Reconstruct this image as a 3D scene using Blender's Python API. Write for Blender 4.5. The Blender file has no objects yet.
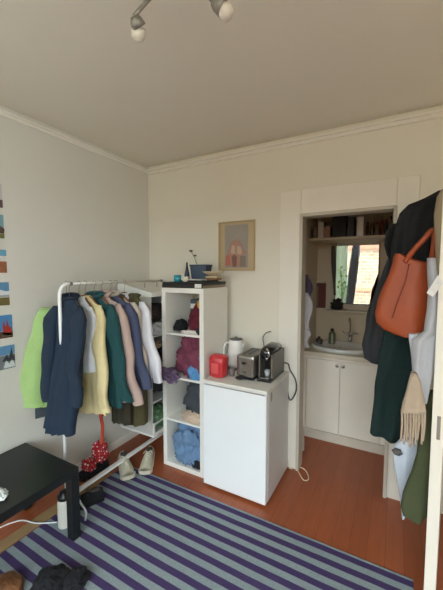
import bpy, math, random
from mathutils import Vector, Matrix, noise
random.seed(7)
R = math.radians
sc = bpy.context.scene
col = sc.collection

# ------------------------------------------------------------ camera
F = 315.0; YAW = R(28.95); PITCH = R(4.08); H = 1.62; CX, CY = 221.5, 295.0
cam = bpy.data.cameras.new('camera'); co = bpy.data.objects.new('camera', cam); col.objects.link(co)
co.location = (0, 0, H); co.rotation_euler = (R(90) - PITCH, 0, YAW)
cam.sensor_fit = 'VERTICAL'; cam.sensor_height = 24.0; cam.lens = F * 24.0 / 590.0; cam.clip_start = 0.02
sc.camera = co
fv = Vector((-math.sin(YAW)*math.cos(PITCH), math.cos(YAW)*math.cos(PITCH), -math.sin(PITCH)))
rv = Vector((math.cos(YAW), math.sin(YAW), 0)); uv = rv.cross(fv)
def at(px, py, ax, v):
    d = rv*((px-CX)/F) - uv*((py-CY)/F) + fv
    t = (v - (0, 0, H)[ax]) / d[ax]
    return Vector((0, 0, H)) + d*t
def ay(px, py, y): return at(px, py, 1, y)
def az(px, py, z): return at(px, py, 2, z)
def axx(px, py, x): return at(px, py, 0, x)

# ------------------------------------------------------------ materials
def srgb(c):
    return tuple(((v/255)/12.92 if v/255 <= .04045 else ((v/255+.055)/1.055)**2.4) for v in c)
mats = {}
def M(name, c, rough=.6, metal=0.0, var=.08, scale=12.0, bump=0.0, bscale=60.0, trans=0.0, sheen=0.0, alpha=1.0, coat=0.0):
    if name in mats: return mats[name]
    m = bpy.data.materials.new(name); m.use_nodes = True; nt = m.node_tree; b = nt.nodes['Principled BSDF']
    lin = srgb(c)
    tc = nt.nodes.new('ShaderNodeTexCoord')
    n = nt.nodes.new('ShaderNodeTexNoise'); n.inputs['Scale'].default_value = scale; n.inputs['Detail'].default_value = 4
    nt.links.new(tc.outputs['Object'], n.inputs['Vector'])
    mx = nt.nodes.new('ShaderNodeMix'); mx.data_type = 'RGBA'
    mx.inputs[6].default_value = (*[v*(1-var) for v in lin], 1); mx.inputs[7].default_value = (*[min(1, v*(1+var)) for v in lin], 1)
    nt.links.new(n.outputs['Fac'], mx.inputs[0]); nt.links.new(mx.outputs[2], b.inputs['Base Color'])
    b.inputs['Roughness'].default_value = rough; b.inputs['Metallic'].default_value = metal
    if trans: b.inputs['Transmission Weight'].default_value = trans
    if sheen: b.inputs['Sheen Weight'].default_value = sheen
    if coat: b.inputs['Coat Weight'].default_value = coat
    b.inputs['Alpha'].default_value = alpha
    if bump:
        n2 = nt.nodes.new('ShaderNodeTexNoise'); n2.inputs['Scale'].default_value = bscale; n2.inputs['Detail'].default_value = 3
        nt.links.new(tc.outputs['Object'], n2.inputs['Vector'])
        bp = nt.nodes.new('ShaderNodeBump'); bp.inputs['Strength'].default_value = bump; bp.inputs['Distance'].default_value = .01
        nt.links.new(n2.outputs['Fac'], bp.inputs['Height']); nt.links.new(bp.outputs['Normal'], b.inputs['Normal'])
    mats[name] = m; return m
def cloth(name, c, **k):
    k.setdefault('rough', .95); k.setdefault('bump', .35); k.setdefault('bscale', 45); k.setdefault('var', .14); k.setdefault('scale', 9)
    return M(name, c, **k)

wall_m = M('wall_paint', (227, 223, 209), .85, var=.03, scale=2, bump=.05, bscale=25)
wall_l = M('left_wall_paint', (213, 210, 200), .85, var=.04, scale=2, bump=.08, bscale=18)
ceil_m = M('ceiling_paint', (229, 224, 211), .9, var=.03, scale=1.5)
trim_m = M('trim_paint', (234, 230, 219), .5, var=.02)
nook_m = M('nook_paint', (206, 192, 168), .85, var=.05, scale=3)
white_m = M('white_laminate', (236, 234, 226), .4, var=.02)
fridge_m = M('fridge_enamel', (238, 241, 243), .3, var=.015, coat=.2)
fridge_s = M('fridge_enamel_shaded', (206, 206, 204), .35, var=.03)  # greyer copy of the door enamel, with the side's shade put into the colour
whmet = M('white_metal', (240, 240, 238), .35, var=.01)
blk = M('black_laminate', (22, 25, 26), .45, var=.15)
blkpl = M('black_plastic', (26, 27, 30), .35, var=.1)
steel = M('brushed_steel', (150, 146, 140), .3, metal=.85, var=.12, scale=30)
chrome = M('chrome', (200, 200, 200), .12, metal=1.0, var=.02)
mirror_m = M('mirror_glass', (235, 238, 236), .02, metal=1.0, var=0)
wood_m = M('pale_wood', (176, 140, 92), .6, var=.15, scale=8)

def floor_mat():
    m = bpy.data.materials.new('laminate_floor'); m.use_nodes = True; nt = m.node_tree; b = nt.nodes['Principled BSDF']
    tc = nt.nodes.new('ShaderNodeTexCoord'); mp = nt.nodes.new('ShaderNodeMapping'); mp.inputs['Rotation'].default_value = (0, 0, R(90))
    nt.links.new(tc.outputs['Object'], mp.inputs['Vector'])
    br = nt.nodes.new('ShaderNodeTexBrick'); br.inputs['Scale'].default_value = 1.0
    br.inputs['Brick Width'].default_value = 1.2; br.inputs['Row Height'].default_value = .095; br.inputs['Mortar Size'].default_value = .0012
    br.inputs['Color1'].default_value = (*srgb((164, 88, 52)), 1); br.inputs['Color2'].default_value = (*srgb((156, 82, 48)), 1)
    br.inputs['Mortar'].default_value = (*srgb((118, 60, 36)), 1)
    nt.links.new(mp.outputs['Vector'], br.inputs['Vector'])
    mp2 = nt.nodes.new('ShaderNodeMapping'); mp2.inputs['Scale'].default_value = (14, 1.2, 1)
    nt.links.new(tc.outputs['Object'], mp2.inputs['Vector'])
    n = nt.nodes.new('ShaderNodeTexNoise'); n.inputs['Scale'].default_value = 3; n.inputs['Detail'].default_value = 6
    nt.links.new(mp2.outputs['Vector'], n.inputs['Vector'])
    mx = nt.nodes.new('ShaderNodeMix'); mx.data_type = 'RGBA'; mx.blend_type = 'MULTIPLY'; mx.inputs[0].default_value = .3
    cr = nt.nodes.new('ShaderNodeValToRGB'); cr.color_ramp.elements[0].position = .3; cr.color_ramp.elements[0].color = (.55, .5, .45, 1)
    cr.color_ramp.elements[1].position = .7; cr.color_ramp.elements[1].color = (1, 1, 1, 1)
    nt.links.new(n.outputs['Fac'], cr.inputs[0]); nt.links.new(br.outputs['Color'], mx.inputs[6]); nt.links.new(cr.outputs['Color'], mx.inputs[7])
    nt.links.new(mx.outputs[2], b.inputs['Base Color']); b.inputs['Roughness'].default_value = .38
    return m
def stripe_mat():
    m = bpy.data.materials.new('striped_rug_weave'); m.use_nodes = True; nt = m.node_tree; b = nt.nodes['Principled BSDF']
    tc = nt.nodes.new('ShaderNodeTexCoord'); sp = nt.nodes.new('ShaderNodeSeparateXYZ'); nt.links.new(tc.outputs['Object'], sp.inputs[0])
    nz = nt.nodes.new('ShaderNodeTexNoise'); nz.inputs['Scale'].default_value = 5; nt.links.new(tc.outputs['Object'], nz.inputs['Vector'])
    def math_(op, a, bb):
        k = nt.nodes.new('ShaderNodeMath'); k.operation = op
        for i, v in enumerate((a, bb)):
            if v is None: continue
            if isinstance(v, (int, float)): k.inputs[i].default_value = v
            else: nt.links.new(v, k.inputs[i])
        return k.outputs[0]
    y = math_('ADD', sp.outputs['Y'], math_('MULTIPLY', math_('SUBTRACT', nz.outputs['Fac'], .5), .006))
    ph = math_('MULTIPLY', math_('SUBTRACT', y, 1.809), 2*math.pi/.0775)
    s = math_('COSINE', ph, None)
    cr = nt.nodes.new('ShaderNodeValToRGB'); e = cr.color_ramp.elements
    e[0].position = .44; e[0].color = (*srgb((134, 146, 149)), 1); e[1].position = .56; e[1].color = (*srgb((62, 46, 90)), 1)
    nt.links.new(math_('ADD', math_('MULTIPLY', s, .5), .5), cr.inputs[0])
    n2 = nt.nodes.new('ShaderNodeTexNoise'); n2.inputs['Scale'].default_value = 90; nt.links.new(tc.outputs['Object'], n2.inputs['Vector'])
    mx = nt.nodes.new('ShaderNodeMix'); mx.data_type = 'RGBA'; mx.blend_type = 'MULTIPLY'; mx.inputs[0].default_value = .35
    nt.links.new(cr.outputs['Color'], mx.inputs[6]); nt.links.new(n2.outputs['Color'], mx.inputs[7])
    g = nt.nodes.new('ShaderNodeRGBToBW'); nt.links.new(n2.outputs['Color'], g.inputs[0])
    mul = math_('ADD', math_('MULTIPLY', g.outputs[0], .7), .65)
    cb = nt.nodes.new('ShaderNodeCombineColor')
    for i in range(3): nt.links.new(mul, cb.inputs[i])
    nt.links.new(cb.outputs[0], mx.inputs[7]); mx.inputs[0].default_value = 1.0
    nt.links.new(mx.outputs[2], b.inputs['Base Color']); b.inputs['Roughness'].default_value = .95
    bp = nt.nodes.new('ShaderNodeBump'); bp.inputs['Strength'].default_value = .4; bp.inputs['Distance'].default_value = .004
    nt.links.new(n2.outputs['Fac'], bp.inputs['Height']); nt.links.new(bp.outputs['Normal'], b.inputs['Normal'])
    return m
def pane_mat():
    m = bpy.data.materials.new('window_glass'); m.use_nodes = True; nt = m.node_tree; nt.nodes.clear()
    o = nt.nodes.new('ShaderNodeOutputMaterial'); mx = nt.nodes.new('ShaderNodeMixShader'); t = nt.nodes.new('ShaderNodeBsdfTransparent')
    g = nt.nodes.new('ShaderNodeBsdfGlossy'); g.inputs['Roughness'].default_value = .02; mx.inputs[0].default_value = .06
    t.inputs[0].default_value = (.95, .97, .96, 1)
    nt.links.new(t.outputs[0], mx.inputs[1]); nt.links.new(g.outputs[0], mx.inputs[2]); nt.links.new(mx.outputs[0], o.inputs[0]); return m
def sheer_mat():
    m = bpy.data.materials.new('sheer_fabric'); m.use_nodes = True; nt = m.node_tree; b = nt.nodes['Principled BSDF']; b.inputs['Base Color'].default_value = (.6, .63, .55, 1)
    b.inputs['Roughness'].default_value = .9
    o = nt.nodes['Material Output']; mx = nt.nodes.new('ShaderNodeMixShader'); tl = nt.nodes.new('ShaderNodeBsdfTranslucent'); tl.inputs[0].default_value = (.55, .6, .5, 1); mx.inputs[0].default_value = .4
    nt.links.new(b.outputs[0], mx.inputs[1]); nt.links.new(tl.outputs[0], mx.inputs[2]); nt.links.new(mx.outputs[0], o.inputs[0]); return m
def brick_mat():
    m = bpy.data.materials.new('pale_brick'); m.use_nodes = True; nt = m.node_tree; b = nt.nodes['Principled BSDF']
    tc = nt.nodes.new('ShaderNodeTexCoord'); mp = nt.nodes.new('ShaderNodeMapping'); mp.inputs['Rotation'].default_value = (R(90), 0, 0)
    nt.links.new(tc.outputs['Object'], mp.inputs['Vector'])
    br = nt.nodes.new('ShaderNodeTexBrick'); br.inputs['Scale'].default_value = 1.6
    br.inputs['Color1'].default_value = (*srgb((120, 98, 76)), 1); br.inputs['Color2'].default_value = (*srgb((104, 78, 56)), 1)
    br.inputs['Mortar'].default_value = (*srgb((136, 124, 108)), 1)
    nt.links.new(mp.outputs['Vector'], br.inputs['Vector']); nt.links.new(br.outputs['Color'], b.inputs['Base Color'])
    b.inputs['Roughness'].default_value = .9; return m
def spot_mat(name, base, dot, scale):
    m = bpy.data.materials.new(name); m.use_nodes = True; nt = m.node_tree; b = nt.nodes['Principled BSDF']
    tc = nt.nodes.new('ShaderNodeTexCoord'); v = nt.nodes.new('ShaderNodeTexVoronoi'); v.inputs['Scale'].default_value = scale
    v.inputs['Randomness'].default_value = .3
    nt.links.new(tc.outputs['Object'], v.inputs['Vector'])
    cr = nt.nodes.new('ShaderNodeValToRGB'); cr.color_ramp.interpolation = 'CONSTANT'; e = cr.color_ramp.elements
    e[0].position = 0; e[0].color = (*srgb(dot), 1); e[1].position = .3; e[1].color = (*srgb(base), 1)
    nt.links.new(v.outputs['Distance'], cr.inputs[0]); nt.links.new(cr.outputs[0], b.inputs['Base Color']); b.inputs['Roughness'].default_value = .9
    return m

# ------------------------------------------------------------ mesh builder
def tag(o, label=None, cat=None, group=None, kind=None):
    if label: o['label'] = label
    if cat: o['category'] = cat
    if group: o['group'] = group
    if kind: o['kind'] = kind
    return o
def thing(name, label, cat, loc=(0, 0, 0), group=None):
    o = bpy.data.objects.new(name, None); o.empty_display_size = .05; col.objects.link(o); o.location = loc
    return tag(o, label, cat, group)
class MB:
    def __init__(s): s.v = []; s.f = []; s.mi = []; s.cur = 0
    def add(s, vs, fs, M_=None):
        k = len(s.v)
        s.v += [tuple(M_ @ Vector(p)) if M_ else tuple(p) for p in vs]
        for f in fs: s.f.append([i+k for i in f]); s.mi.append(s.cur)
        return s
    def mat(s, i): s.cur = i; return s
    def box(s, a, b, rz=0, tilt=None):
        a, b = Vector(a), Vector(b)
        lo = Vector([min(a[i], b[i]) for i in range(3)]); hi = Vector([max(a[i], b[i]) for i in range(3)])
        c = (lo+hi)/2; h = (hi-lo)/2
        vs = [Vector((x*h.x, y*h.y, z*h.z)) for x in (-1, 1) for y in (-1, 1) for z in (-1, 1)]
        m = Matrix.Translation(c) @ (tilt or Matrix.Identity(4)) @ Matrix.Rotation(rz, 4, 'Z')
        return s.add(vs, [(0, 1, 3, 2), (4, 6, 7, 5), (0, 4, 5, 1), (2, 3, 7, 6), (0, 2, 6, 4), (1, 5, 7, 3)], m)
    def tube(s, pts, r, n=10, cap=True):
        pts = [Vector(p) for p in pts]; k = len(pts); rr = r if isinstance(r, (list, tuple)) else [r]*k
        vs = []; ref = None
        for i, p in enumerate(pts):
            t = (pts[min(i+1, k-1)] - pts[max(i-1, 0)]).normalized()
            if ref is None: ref = Vector((0, 0, 1)) if abs(t.z) < .9 else Vector((1, 0, 0))
            a = t.cross(ref).normalized(); b_ = a.cross(t).normalized(); ref = b_
            for j in range(n):
                th = 2*math.pi*j/n; vs.append(p + (a*math.cos(th) + b_*math.sin(th))*rr[i])
        fs = [(i*n+j, i*n+(j+1) % n, (i+1)*n+(j+1) % n, (i+1)*n+j) for i in range(k-1) for j in range(n)]
        if cap: fs += [tuple(range(n))[::-1], tuple(range((k-1)*n, k*n))]
        return s.add(vs, fs)
    def lathe(s, prof, c=(0, 0, 0), n=24, M_=None):
        vs = []; k = len(prof)
        for r_, z in prof:
            for j in range(n):
                th = 2*math.pi*j/n; vs.append(Vector((max(r_, 1e-4)*math.cos(th), max(r_, 1e-4)*math.sin(th), z)))
        fs = [(i*n+j, i*n+(j+1) % n, (i+1)*n+(j+1) % n, (i+1)*n+j) for i in range(k-1) for j in range(n)]
        fs += [tuple(range(n))[::-1], tuple(range((k-1)*n, k*n))]
        return s.add(vs, fs, Matrix.Translation(Vector(c)) @ (M_ or Matrix.Identity(4)))
    def prism(s, poly, d, M_):          # polygon in local xz, thickness d along local y
        n = len(poly); vs = [Vector((x, 0, z)) for x, z in poly] + [Vector((x, d, z)) for x, z in poly]
        fs = [tuple(range(n)), tuple(range(n, 2*n))[::-1]] + [(i, (i+1) % n + 0, (i+1) % n + n, i+n) for i in range(n)]
        return s.add(vs, fs, M_)
    def loft(s, secs, n=44, fold=.012, k=70., seed=0, u=Vector((1, 0, 0)), w=Vector((0, 1, 0)), grow=True, hem=.008):
        # secs: (centre, half width, half thickness); cross-section axes u (width) and w (thickness)
        u0 = Vector(u); w = Vector(w); vs = []; L = len(secs)
        for i, sec in enumerate(secs):
            c, a, b_ = sec[:3]; u = (Vector((u0.x, u0.y, sec[3])) if len(sec) > 3 else u0); c = Vector(c); g = (i/max(1, L-1)) if grow else 1
            for j in range(n):
                th = 2*math.pi*j/n; cu, sn = math.cos(th), math.sin(th)
                x = a*math.copysign(abs(cu)**.8, cu); y = b_*math.copysign(abs(sn)**.8, sn)
                dn = noise.noise(Vector((c.z*3.1 + seed*7.7, x*6, seed)))*.9
                off = fold*(.25+.75*g)*math.sin(k*x + seed*1.7 + dn*3 + i*.12)
                rad = 1 + .12*noise.noise(Vector((x*9, seed*3.3 + y*9, c.z*7)))
                dz = hem*g*math.sin(x*27+seed*2) if i == L-1 else 0
                vs.append(c + u*x*rad + w*(y*rad + off) + Vector((0, 0, dz)))
        fs = [(i*n+j, i*n+(j+1) % n, (i+1)*n+(j+1) % n, (i+1)*n+j) for i in range(L-1) for j in range(n)]
        fs += [tuple(range(n)), tuple(range((L-1)*n, L*n))[::-1]]
        return s.add(vs, fs)
    def blob(s, c, sz, seed=0, amp=.28, freq=2.2, flat=True, nu=60, nv=36, ridge=.5, clamp=None):
        vs = []; c = Vector(c)
        for i in range(nv+1):
            ph = math.pi*i/nv
            for j in range(nu):
                th = 2*math.pi*j/nu
                d = Vector((math.sin(ph)*math.cos(th), math.sin(ph)*math.sin(th), math.cos(ph)))
                q = d*freq + Vector((seed*5.1, seed*2.3, -seed))
                r_ = 1 + amp*noise.noise(q) + amp*ridge*(1-abs(noise.noise(q*1.9))*4)*.5 + amp*.35*(1-abs(noise.noise(q*4.3))*4)*.4 + amp*.15*noise.noise(q*9)
                p = Vector((d.x*r_*sz[0], d.y*r_*sz[1], d.z*r_*sz[2]))
                if flat and p.z < -sz[2]*.55: p.z = -sz[2]*.55 + (p.z+sz[2]*.55)*.04
                p = c+p
                if clamp:
                    lo, hi = clamp; k_ = .06
                    for ax in range(3): p[ax] = lo[ax] + (p[ax]-lo[ax])*k_*.0 if p[ax] < lo[ax] else (hi[ax] if p[ax] > hi[ax] else p[ax])
                vs.append(p)
        fs = [(i*nu+j, (i+1)*nu+j, (i+1)*nu+(j+1) % nu, i*nu+(j+1) % nu) for i in range(nv) for j in range(nu)]
        return s.add(vs, fs)
    def build(s, name, m, parent=None, smooth=False, bevel=0, sub=0, label=None, kind=None):
        me = bpy.data.meshes.new(name); me.from_pydata(s.v, [], s.f)
        for mm in (m if isinstance(m, (list, tuple)) else [m]): me.materials.append(mm)
        me.polygons.foreach_set('material_index', s.mi)
        if smooth: me.polygons.foreach_set('use_smooth', [True]*len(me.polygons))
        me.validate(); me.update()
        o = bpy.data.objects.new(name, me); col.objects.link(o)
        if parent:
            o.parent = parent; o.matrix_parent_inverse = Matrix.Translation(-PW(parent))
        if bevel:
            b = o.modifiers.new('bevel', 'BEVEL'); b.width = bevel; b.segments = 2; b.limit_method = 'ANGLE'
        if sub:
            q = o.modifiers.new('sub', 'SUBSURF'); q.levels = q.render_levels = sub
        if label: o['label'] = label
        if kind: o['kind'] = kind
        return o
def PW(o): return Vector(o.location) if o.type == 'EMPTY' else Vector((0, 0, 0))
def P(name, mb, m, parent, **k): return mb.build(name, m, parent, **k)
def struct(name, mb, m, **k): return tag(mb.build(name, m, **k), kind='structure')
def top(name, mb, m, label, cat, group=None, **k): return tag(mb.build(name, m, **k), label, cat, group)
def arc(c, a, b, n=8):      # quarter-ish curve through three points (quadratic bezier)
    c, a, b = Vector(c), Vector(a), Vector(b)
    return [a*(1-t)**2 + c*2*t*(1-t) + b*t*t for t in [i/n for i in range(n+1)]]
def spline(pts, n=6):
    pts = [Vector(p) for p in pts]; out = []
    for i in range(len(pts)-1):
        p0, p1, p2, p3 = pts[max(i-1, 0)], pts[i], pts[i+1], pts[min(i+2, len(pts)-1)]
        for j in range(n):
            t = j/n
            out.append(.5*((2*p1) + (p2-p0)*t + (2*p0-5*p1+4*p2-p3)*t*t + (3*p1-p0-3*p2+p3)*t**3))
    return out + [pts[-1]]

# ------------------------------------------------------------ room shell
LX, BY, CZ, RX, FY = -2.216, 2.48, 2.672, 1.75, -1.35
NL, NR, NB, NZ = -.775, .02, 3.62, 2.34        # basin nook: left, right, back, ceiling
DL, DR, DT = -.662, -.012, 2.07               # doorway opening
struct('floor', MB().box((LX-.1, FY-.1, -.06), (RX+.1, NB+.1, 0)), floor_mat())
struct('ceiling', MB().box((LX-.1, FY-.1, CZ), (RX+.1, BY+.12, CZ+.1)), ceil_m)
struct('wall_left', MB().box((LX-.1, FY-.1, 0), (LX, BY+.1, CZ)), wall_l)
struct('wall_right', MB().box((RX, FY-.1, 0), (RX+.1, BY+.1, CZ)), wall_m)
struct('wall_back', MB().box((LX, BY, 0), (DL, BY+.1, CZ)).box((DL, BY, DT), (DR, BY+.1, CZ)).box((DR, BY, 0), (RX, BY+.1, CZ)), wall_m)
WX0, WX1, WZ0, WZ1 = -1.75, 1.55, .70, 2.5
struct('wall_front', MB().box((LX, FY-.1, 0), (WX0, FY, CZ)).box((WX1, FY-.1, 0), (RX, FY, CZ)).box((WX0, FY-.1, 0), (WX1, FY, WZ0)).box((WX0, FY-.1, WZ1), (WX1, FY, CZ)), wall_m)
struct('wall_nook_left', MB().box((NL-.08, BY+.1, 0), (NL, NB, NZ)), nook_m)
struct('wall_nook_right', MB().box((NR+.06, BY+.1, 0), (NR+.14, NB, NZ)), nook_m)
struct('wall_nook_back', MB().box((NL-.08, NB, 0), (NR+.14, NB+.08, NZ)), nook_m)
struct('ceiling_nook', MB().box((NL-.08, BY+.1, NZ), (NR+.14, NB+.08, NZ+.06)), nook_m)
# cornice: a small stepped moulding on the back and left walls
mb = MB()
mb.box((LX, BY-.035, CZ-.05), (RX, BY, CZ-.032)).box((LX, BY-.018, CZ-.075), (RX, BY, CZ-.05))
struct('trim_1', mb, trim_m, bevel=.003)
mb = MB(); mb.box((LX, FY, CZ-.045), (LX+.022, BY, CZ-.03)).box((LX, FY, CZ-.065), (LX+.012, BY, CZ-.045))
struct('trim_2', mb, trim_m, bevel=.003)
# door surround: wide flat casing with a bead
mb = MB()
mb.box((DL-.17, BY-.008, 0), (DL, BY, DT+.19)).box((DL, BY-.008, DT), (DR, BY, DT+.19)).box((DR, BY-.008, 0), (DR+.13, BY, DT+.19))
struct('trim_3', mb, trim_m, bevel=.004)
mb = MB(); mb.box((DL-.006, BY-.024, 0), (DL+.018, BY+.10, DT)).box((DR-.018, BY-.024, 0), (DR+.006, BY+.10, DT)).box((DL, BY-.024, DT-.02), (DR, BY+.10, DT+.004))
struct('trim_4', mb, M('jamb_paint', (196, 188, 172), .5, var=.03), bevel=.003)
struct('baseboard_left', MB().box((LX, FY, 0), (LX+.012, BY, .07)), trim_m, bevel=.003)
struct('baseboard_back', MB().box((LX+.012, BY-.012, 0), (DL-.17, BY, .07)), trim_m, bevel=.003)
# window behind the camera
win = bpy.data.objects.new('window_1', None); col.objects.link(win); win['kind'] = 'structure'
mb = MB(); fw = .05
for a, b in (((WX0, FY-.08, WZ0), (WX1, FY-.02, WZ0+fw)), ((WX0, FY-.08, WZ1-fw), (WX1, FY-.02, WZ1)), ((WX0, FY-.08, WZ0), (WX0+fw, FY-.02, WZ1)), ((WX1-fw, FY-.08, WZ0), (WX1, FY-.02, WZ1)), ((.30, FY-.08, WZ0), (.36, FY-.02, WZ1))):
    mb.box(a, b)
P('window_frame', mb, trim_m, win, bevel=.004)
P('pane', MB().box((WX0+fw, FY-.055, WZ0+fw), (WX1-fw, FY-.05, WZ1-fw)), pane_mat(), win)
P('window_sill', MB().box((WX0-.04, FY-.08, WZ0-.03), (WX1+.04, FY+.24, WZ0)), trim_m, win, bevel=.005)
# what the window looks at
bld = thing('brick_building', 'pale tan brick house across the street, seen in the basin mirror', 'building', (0, -9, -3))
P('facade', MB().box((-9, -9.4, -3), (7, -9, 2.7)), brick_mat(), bld)
P('ledge', MB().box((-9, -9, .75), (7, -8.9, .9)), M('sand_stone', (134, 84, 60), .8), bld)
P('roof', MB().box((-9.2, -10.5, 2.7), (7.2, -8.8, 2.95)), M('roof_tile', (120, 70, 50), .8), bld)
struct('ground_outside', MB().box((-12, -14, -3.1), (12, FY-.12, -3)), M('street_paving', (150, 148, 140), .9))
# curtain and plants on the sill, reflected in the mirror
ct = MB(); 
ct.loft([((-.36-.13*t, FY+.09, 2.4-1.6*t), .085+.02*math.sin(t*3), .03) for t in [i/14 for i in range(15)]], fold=.02, k=150, seed=3, grow=False)
top('curtain', ct, cloth('curtain_grey', (104, 112, 126)), 'grey-blue curtain drawn aside slanting across the window in the mirror', 'curtain', smooth=True)
ct = MB()
ct.loft([((-.72, FY+.05, 2.4-1.65*t), .17, .02) for t in [i/10 for i in range(11)]], fold=.02, k=120, seed=5, grow=False)
top('sheer_curtain', ct, sheer_mat(), 'pale sheer curtain at the side of the window in the mirror', 'curtain', smooth=True)
pp = thing('potted_plant', 'green leafy plant on the window sill, seen in the basin mirror', 'plant', (-.66, FY+.25, WZ0))
mb = MB().lathe([(.045, 0), (.062, .12), (.055, .12), (.04, .10)], (-.66, FY+.16, WZ0)); P('pot', mb, M('terracotta', (170, 95, 66), .8), pp, smooth=False)
mb = MB(); st = MB()
for i in range(26):
    a = random.uniform(0, 6.28); h = random.uniform(.2, .95); r_ = random.uniform(.02, .12)
    p = Vector((-.66+r_*math.cos(a), FY+.19+.5*r_*math.sin(a), WZ0+.1+h))
    m_ = Matrix.Translation(p) @ Matrix.Rotation(a, 4, 'Z') @ Matrix.Rotation(random.uniform(.3, 1.2), 4, 'X')
    mb.add([(0, 0, 0), (.03, .03, .004), (.022, .075, 0), (0, .1, -.008), (-.022, .075, 0), (-.03, .03, .004)], [(0, 1, 2, 3, 4, 5)], m_)
    st.tube([(-.66, FY+.16, WZ0+.1), (p.x, p.y, p.z)], .002, 5)
P('leaves', mb, M('leaf_green', (104, 150, 44), .6), pp); P('stem', st, M('stem_green', (90, 110, 50), .7), pp)

# ------------------------------------------------------------ rug
top('striped_rug', MB().box((-1.935, .02, .0005), (.134, 1.845, .008)), stripe_mat(), 'rug with purple and grey-blue stripes on the reddish wood floor', 'rug', bevel=.003)
mb = MB(); mb.box((-2.03, .3, .0005), (-1.945, 1.70, .006))
top('rug_underlay', mb, cloth('jute', (158, 128, 88)), 'tan woven strip along the left edge of the striped rug', 'rug underlay', bevel=.002)

# ------------------------------------------------------------ black side table, bottom left
t = thing('side_table', 'square black side table against the left wall', 'table', (-1.92, .90, .008))
tx0, tx1, ty0, ty1 = -2.195, -1.637, .63, 1.178
P('tabletop', MB().box((tx0, ty0, .402), (tx1, ty1, .452)), blk, t, bevel=.002)
for x in (tx0, tx1-.05):
    for y in (ty0, ty1-.05): P('leg', MB().box((x-(.008 if x > -2 else 0), y, .0085), (x+.05, y+.05, .402)), blk, t, bevel=.002)
p = az(1, 499, .452)
top('paper_tissue', MB().blob((p.x-.03, p.y, .462), (.05, .035, .016), 3, amp=.5), M('tissue', (226, 232, 232), .8), 'crumpled white tissue lying on the black side table', 'tissue', smooth=True)
# white bottle with dark lid
p = az(63, 524, 0); p = Vector((-1.80, 1.185, .0085))
t = thing('water_bottle', 'white bottle with dark lid on the rug behind the black table leg', 'bottle', p)
P('bottle_body', MB().lathe([(.038, 0), (.041, .006), (.041, .155), (.038, .17), (.030, .178)], p, 28), M('bottle_white', (226, 224, 212), .4), t, smooth=True)
P('lid', MB().lathe([(.036, .178), (.040, .182), (.040, .205), (.026, .214), (.024, .228), (.012, .232)], p, 24), blkpl, t, smooth=True)

# shoes ------------------------------------------------------------
def shoe(name, label, loc, rz, mu, ms, ml, group=None, s=1.0, hi=.0):
    o = thing(name, label, 'shoe', (0, 0, 0), group)
    def outline(t):   # t 0 heel .. 1 toe ; half width
        return .034 + .013*math.sin(math.pi*min(1, t*1.05))**1 * (0.4+t) if t < .80 else .050*math.sqrt(max(0, 1-((t-.8)/.2)**2))+.002
    L = .27; N = 22; vs = []; so = MB()
    def ring(z, gr):
        out = []
        pts = [(i/N) for i in range(N+1)]
        for q in pts: out.append((outline(q)+gr, (q-.5)*L))
        for q in reversed(pts): out.append((-(outline(q)+gr), (q-.5)*L))
        return [(x, y, z + (.012*max(0, (y/L+.5-.75)/.25)**2)) for x, y in out]
    a = ring(0, 0); b = ring(.028, .003); n = len(a)
    so.add(a+b, [(i, (i+1) % n, (i+1) % n+n, i+n) for i in range(n)] + [tuple(range(n))[::-1], tuple(range(n, 2*n))])
    up = MB(); rows = []
    prof = [(0, .085, .03), (.06, .092, .032), (.2, .085+hi, .03), (.38, .088, .034), (.5, .08, .036), (.62, .074, .037), (.75, .066, .040), (.88, .058, .038), (.97, .04, .02)]
    m_ = 14
    for q, h, wd in prof:
        for j in range(m_+1):
            th = math.pi*j/m_; cx_ = math.cos(th); sz = math.sin(th)
            rows.append((cx_*(outline(min(.95, max(.03, q)))*.97)*(1-.25*sz), (q-.5)*L*.97, .026 + (h-.026)*sz**.7))
    k = m_+1
    fs = [(i*k+j, i*k+j+1, (i+1)*k+j+1, (i+1)*k+j) for i in range(len(prof)-1) for j in range(m_)]
    fs += [tuple(range(k)), tuple(range((len(prof)-1)*k, len(prof)*k))[::-1]]
    up.add(rows, fs)
    hole = MB(); hole.lathe([(.026, 0), (.03, .004), (.028, .007), (.0, .0071)], (0, 0, 0), 18, Matrix.Translation((0, -.075, .084)) @ Matrix.Rotation(R(3), 4, 'X') @ Matrix.Diagonal((.8, 1.35, 1, 1)))
    la = MB()
    for i in range(4):
        y = -.02+.02*i; z = .089-.006*i
        la.tube([(-.022, y, z-.013), (0, y+.006, z+.004), (.022, y, z-.013)], .0032, 6)
    la.tube([(0, -.025, .09), (-.02, -.035, .10), (-.035, -.02, .085)], .0028, 6); la.tube([(0, -.025, .09), (.02, -.035, .10), (.037, -.02, .084)], .0028, 6)
    Mx = Matrix.Translation(loc) @ Matrix.Rotation(rz, 4, 'Z') @ Matrix.Scale(s, 4)
    for nm, q, mm, sm in (('sole', so, ms, False), ('upper', up, mu, True), ('lining', hole, M('lining_grey', (84, 80, 74), .9), True), ('laces', la, ml, True)):
        q.v = [tuple(Mx @ Vector(v)) for v in q.v]; P(nm, q, mm, o, smooth=sm)
    return o
shoe('sneaker', 'cream white sneaker nearer the camera, standing on the rug edge', (-1.875, 1.775, .0085), R(236), cloth('sneaker_cream', (206, 200, 178)), M('sole_cream', (214, 208, 186), .6), M('lace_cream', (226, 222, 206), .8), 'pair of cream sneakers', s=1.1)
shoe('sneaker', 'cream white sneaker on the right, standing beside the shelf unit', (-1.775, 1.925, .0005), R(212), mats['sneaker_cream'], mats['sole_cream'], mats['lace_cream'], 'pair of cream sneakers', s=1.08)
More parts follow.
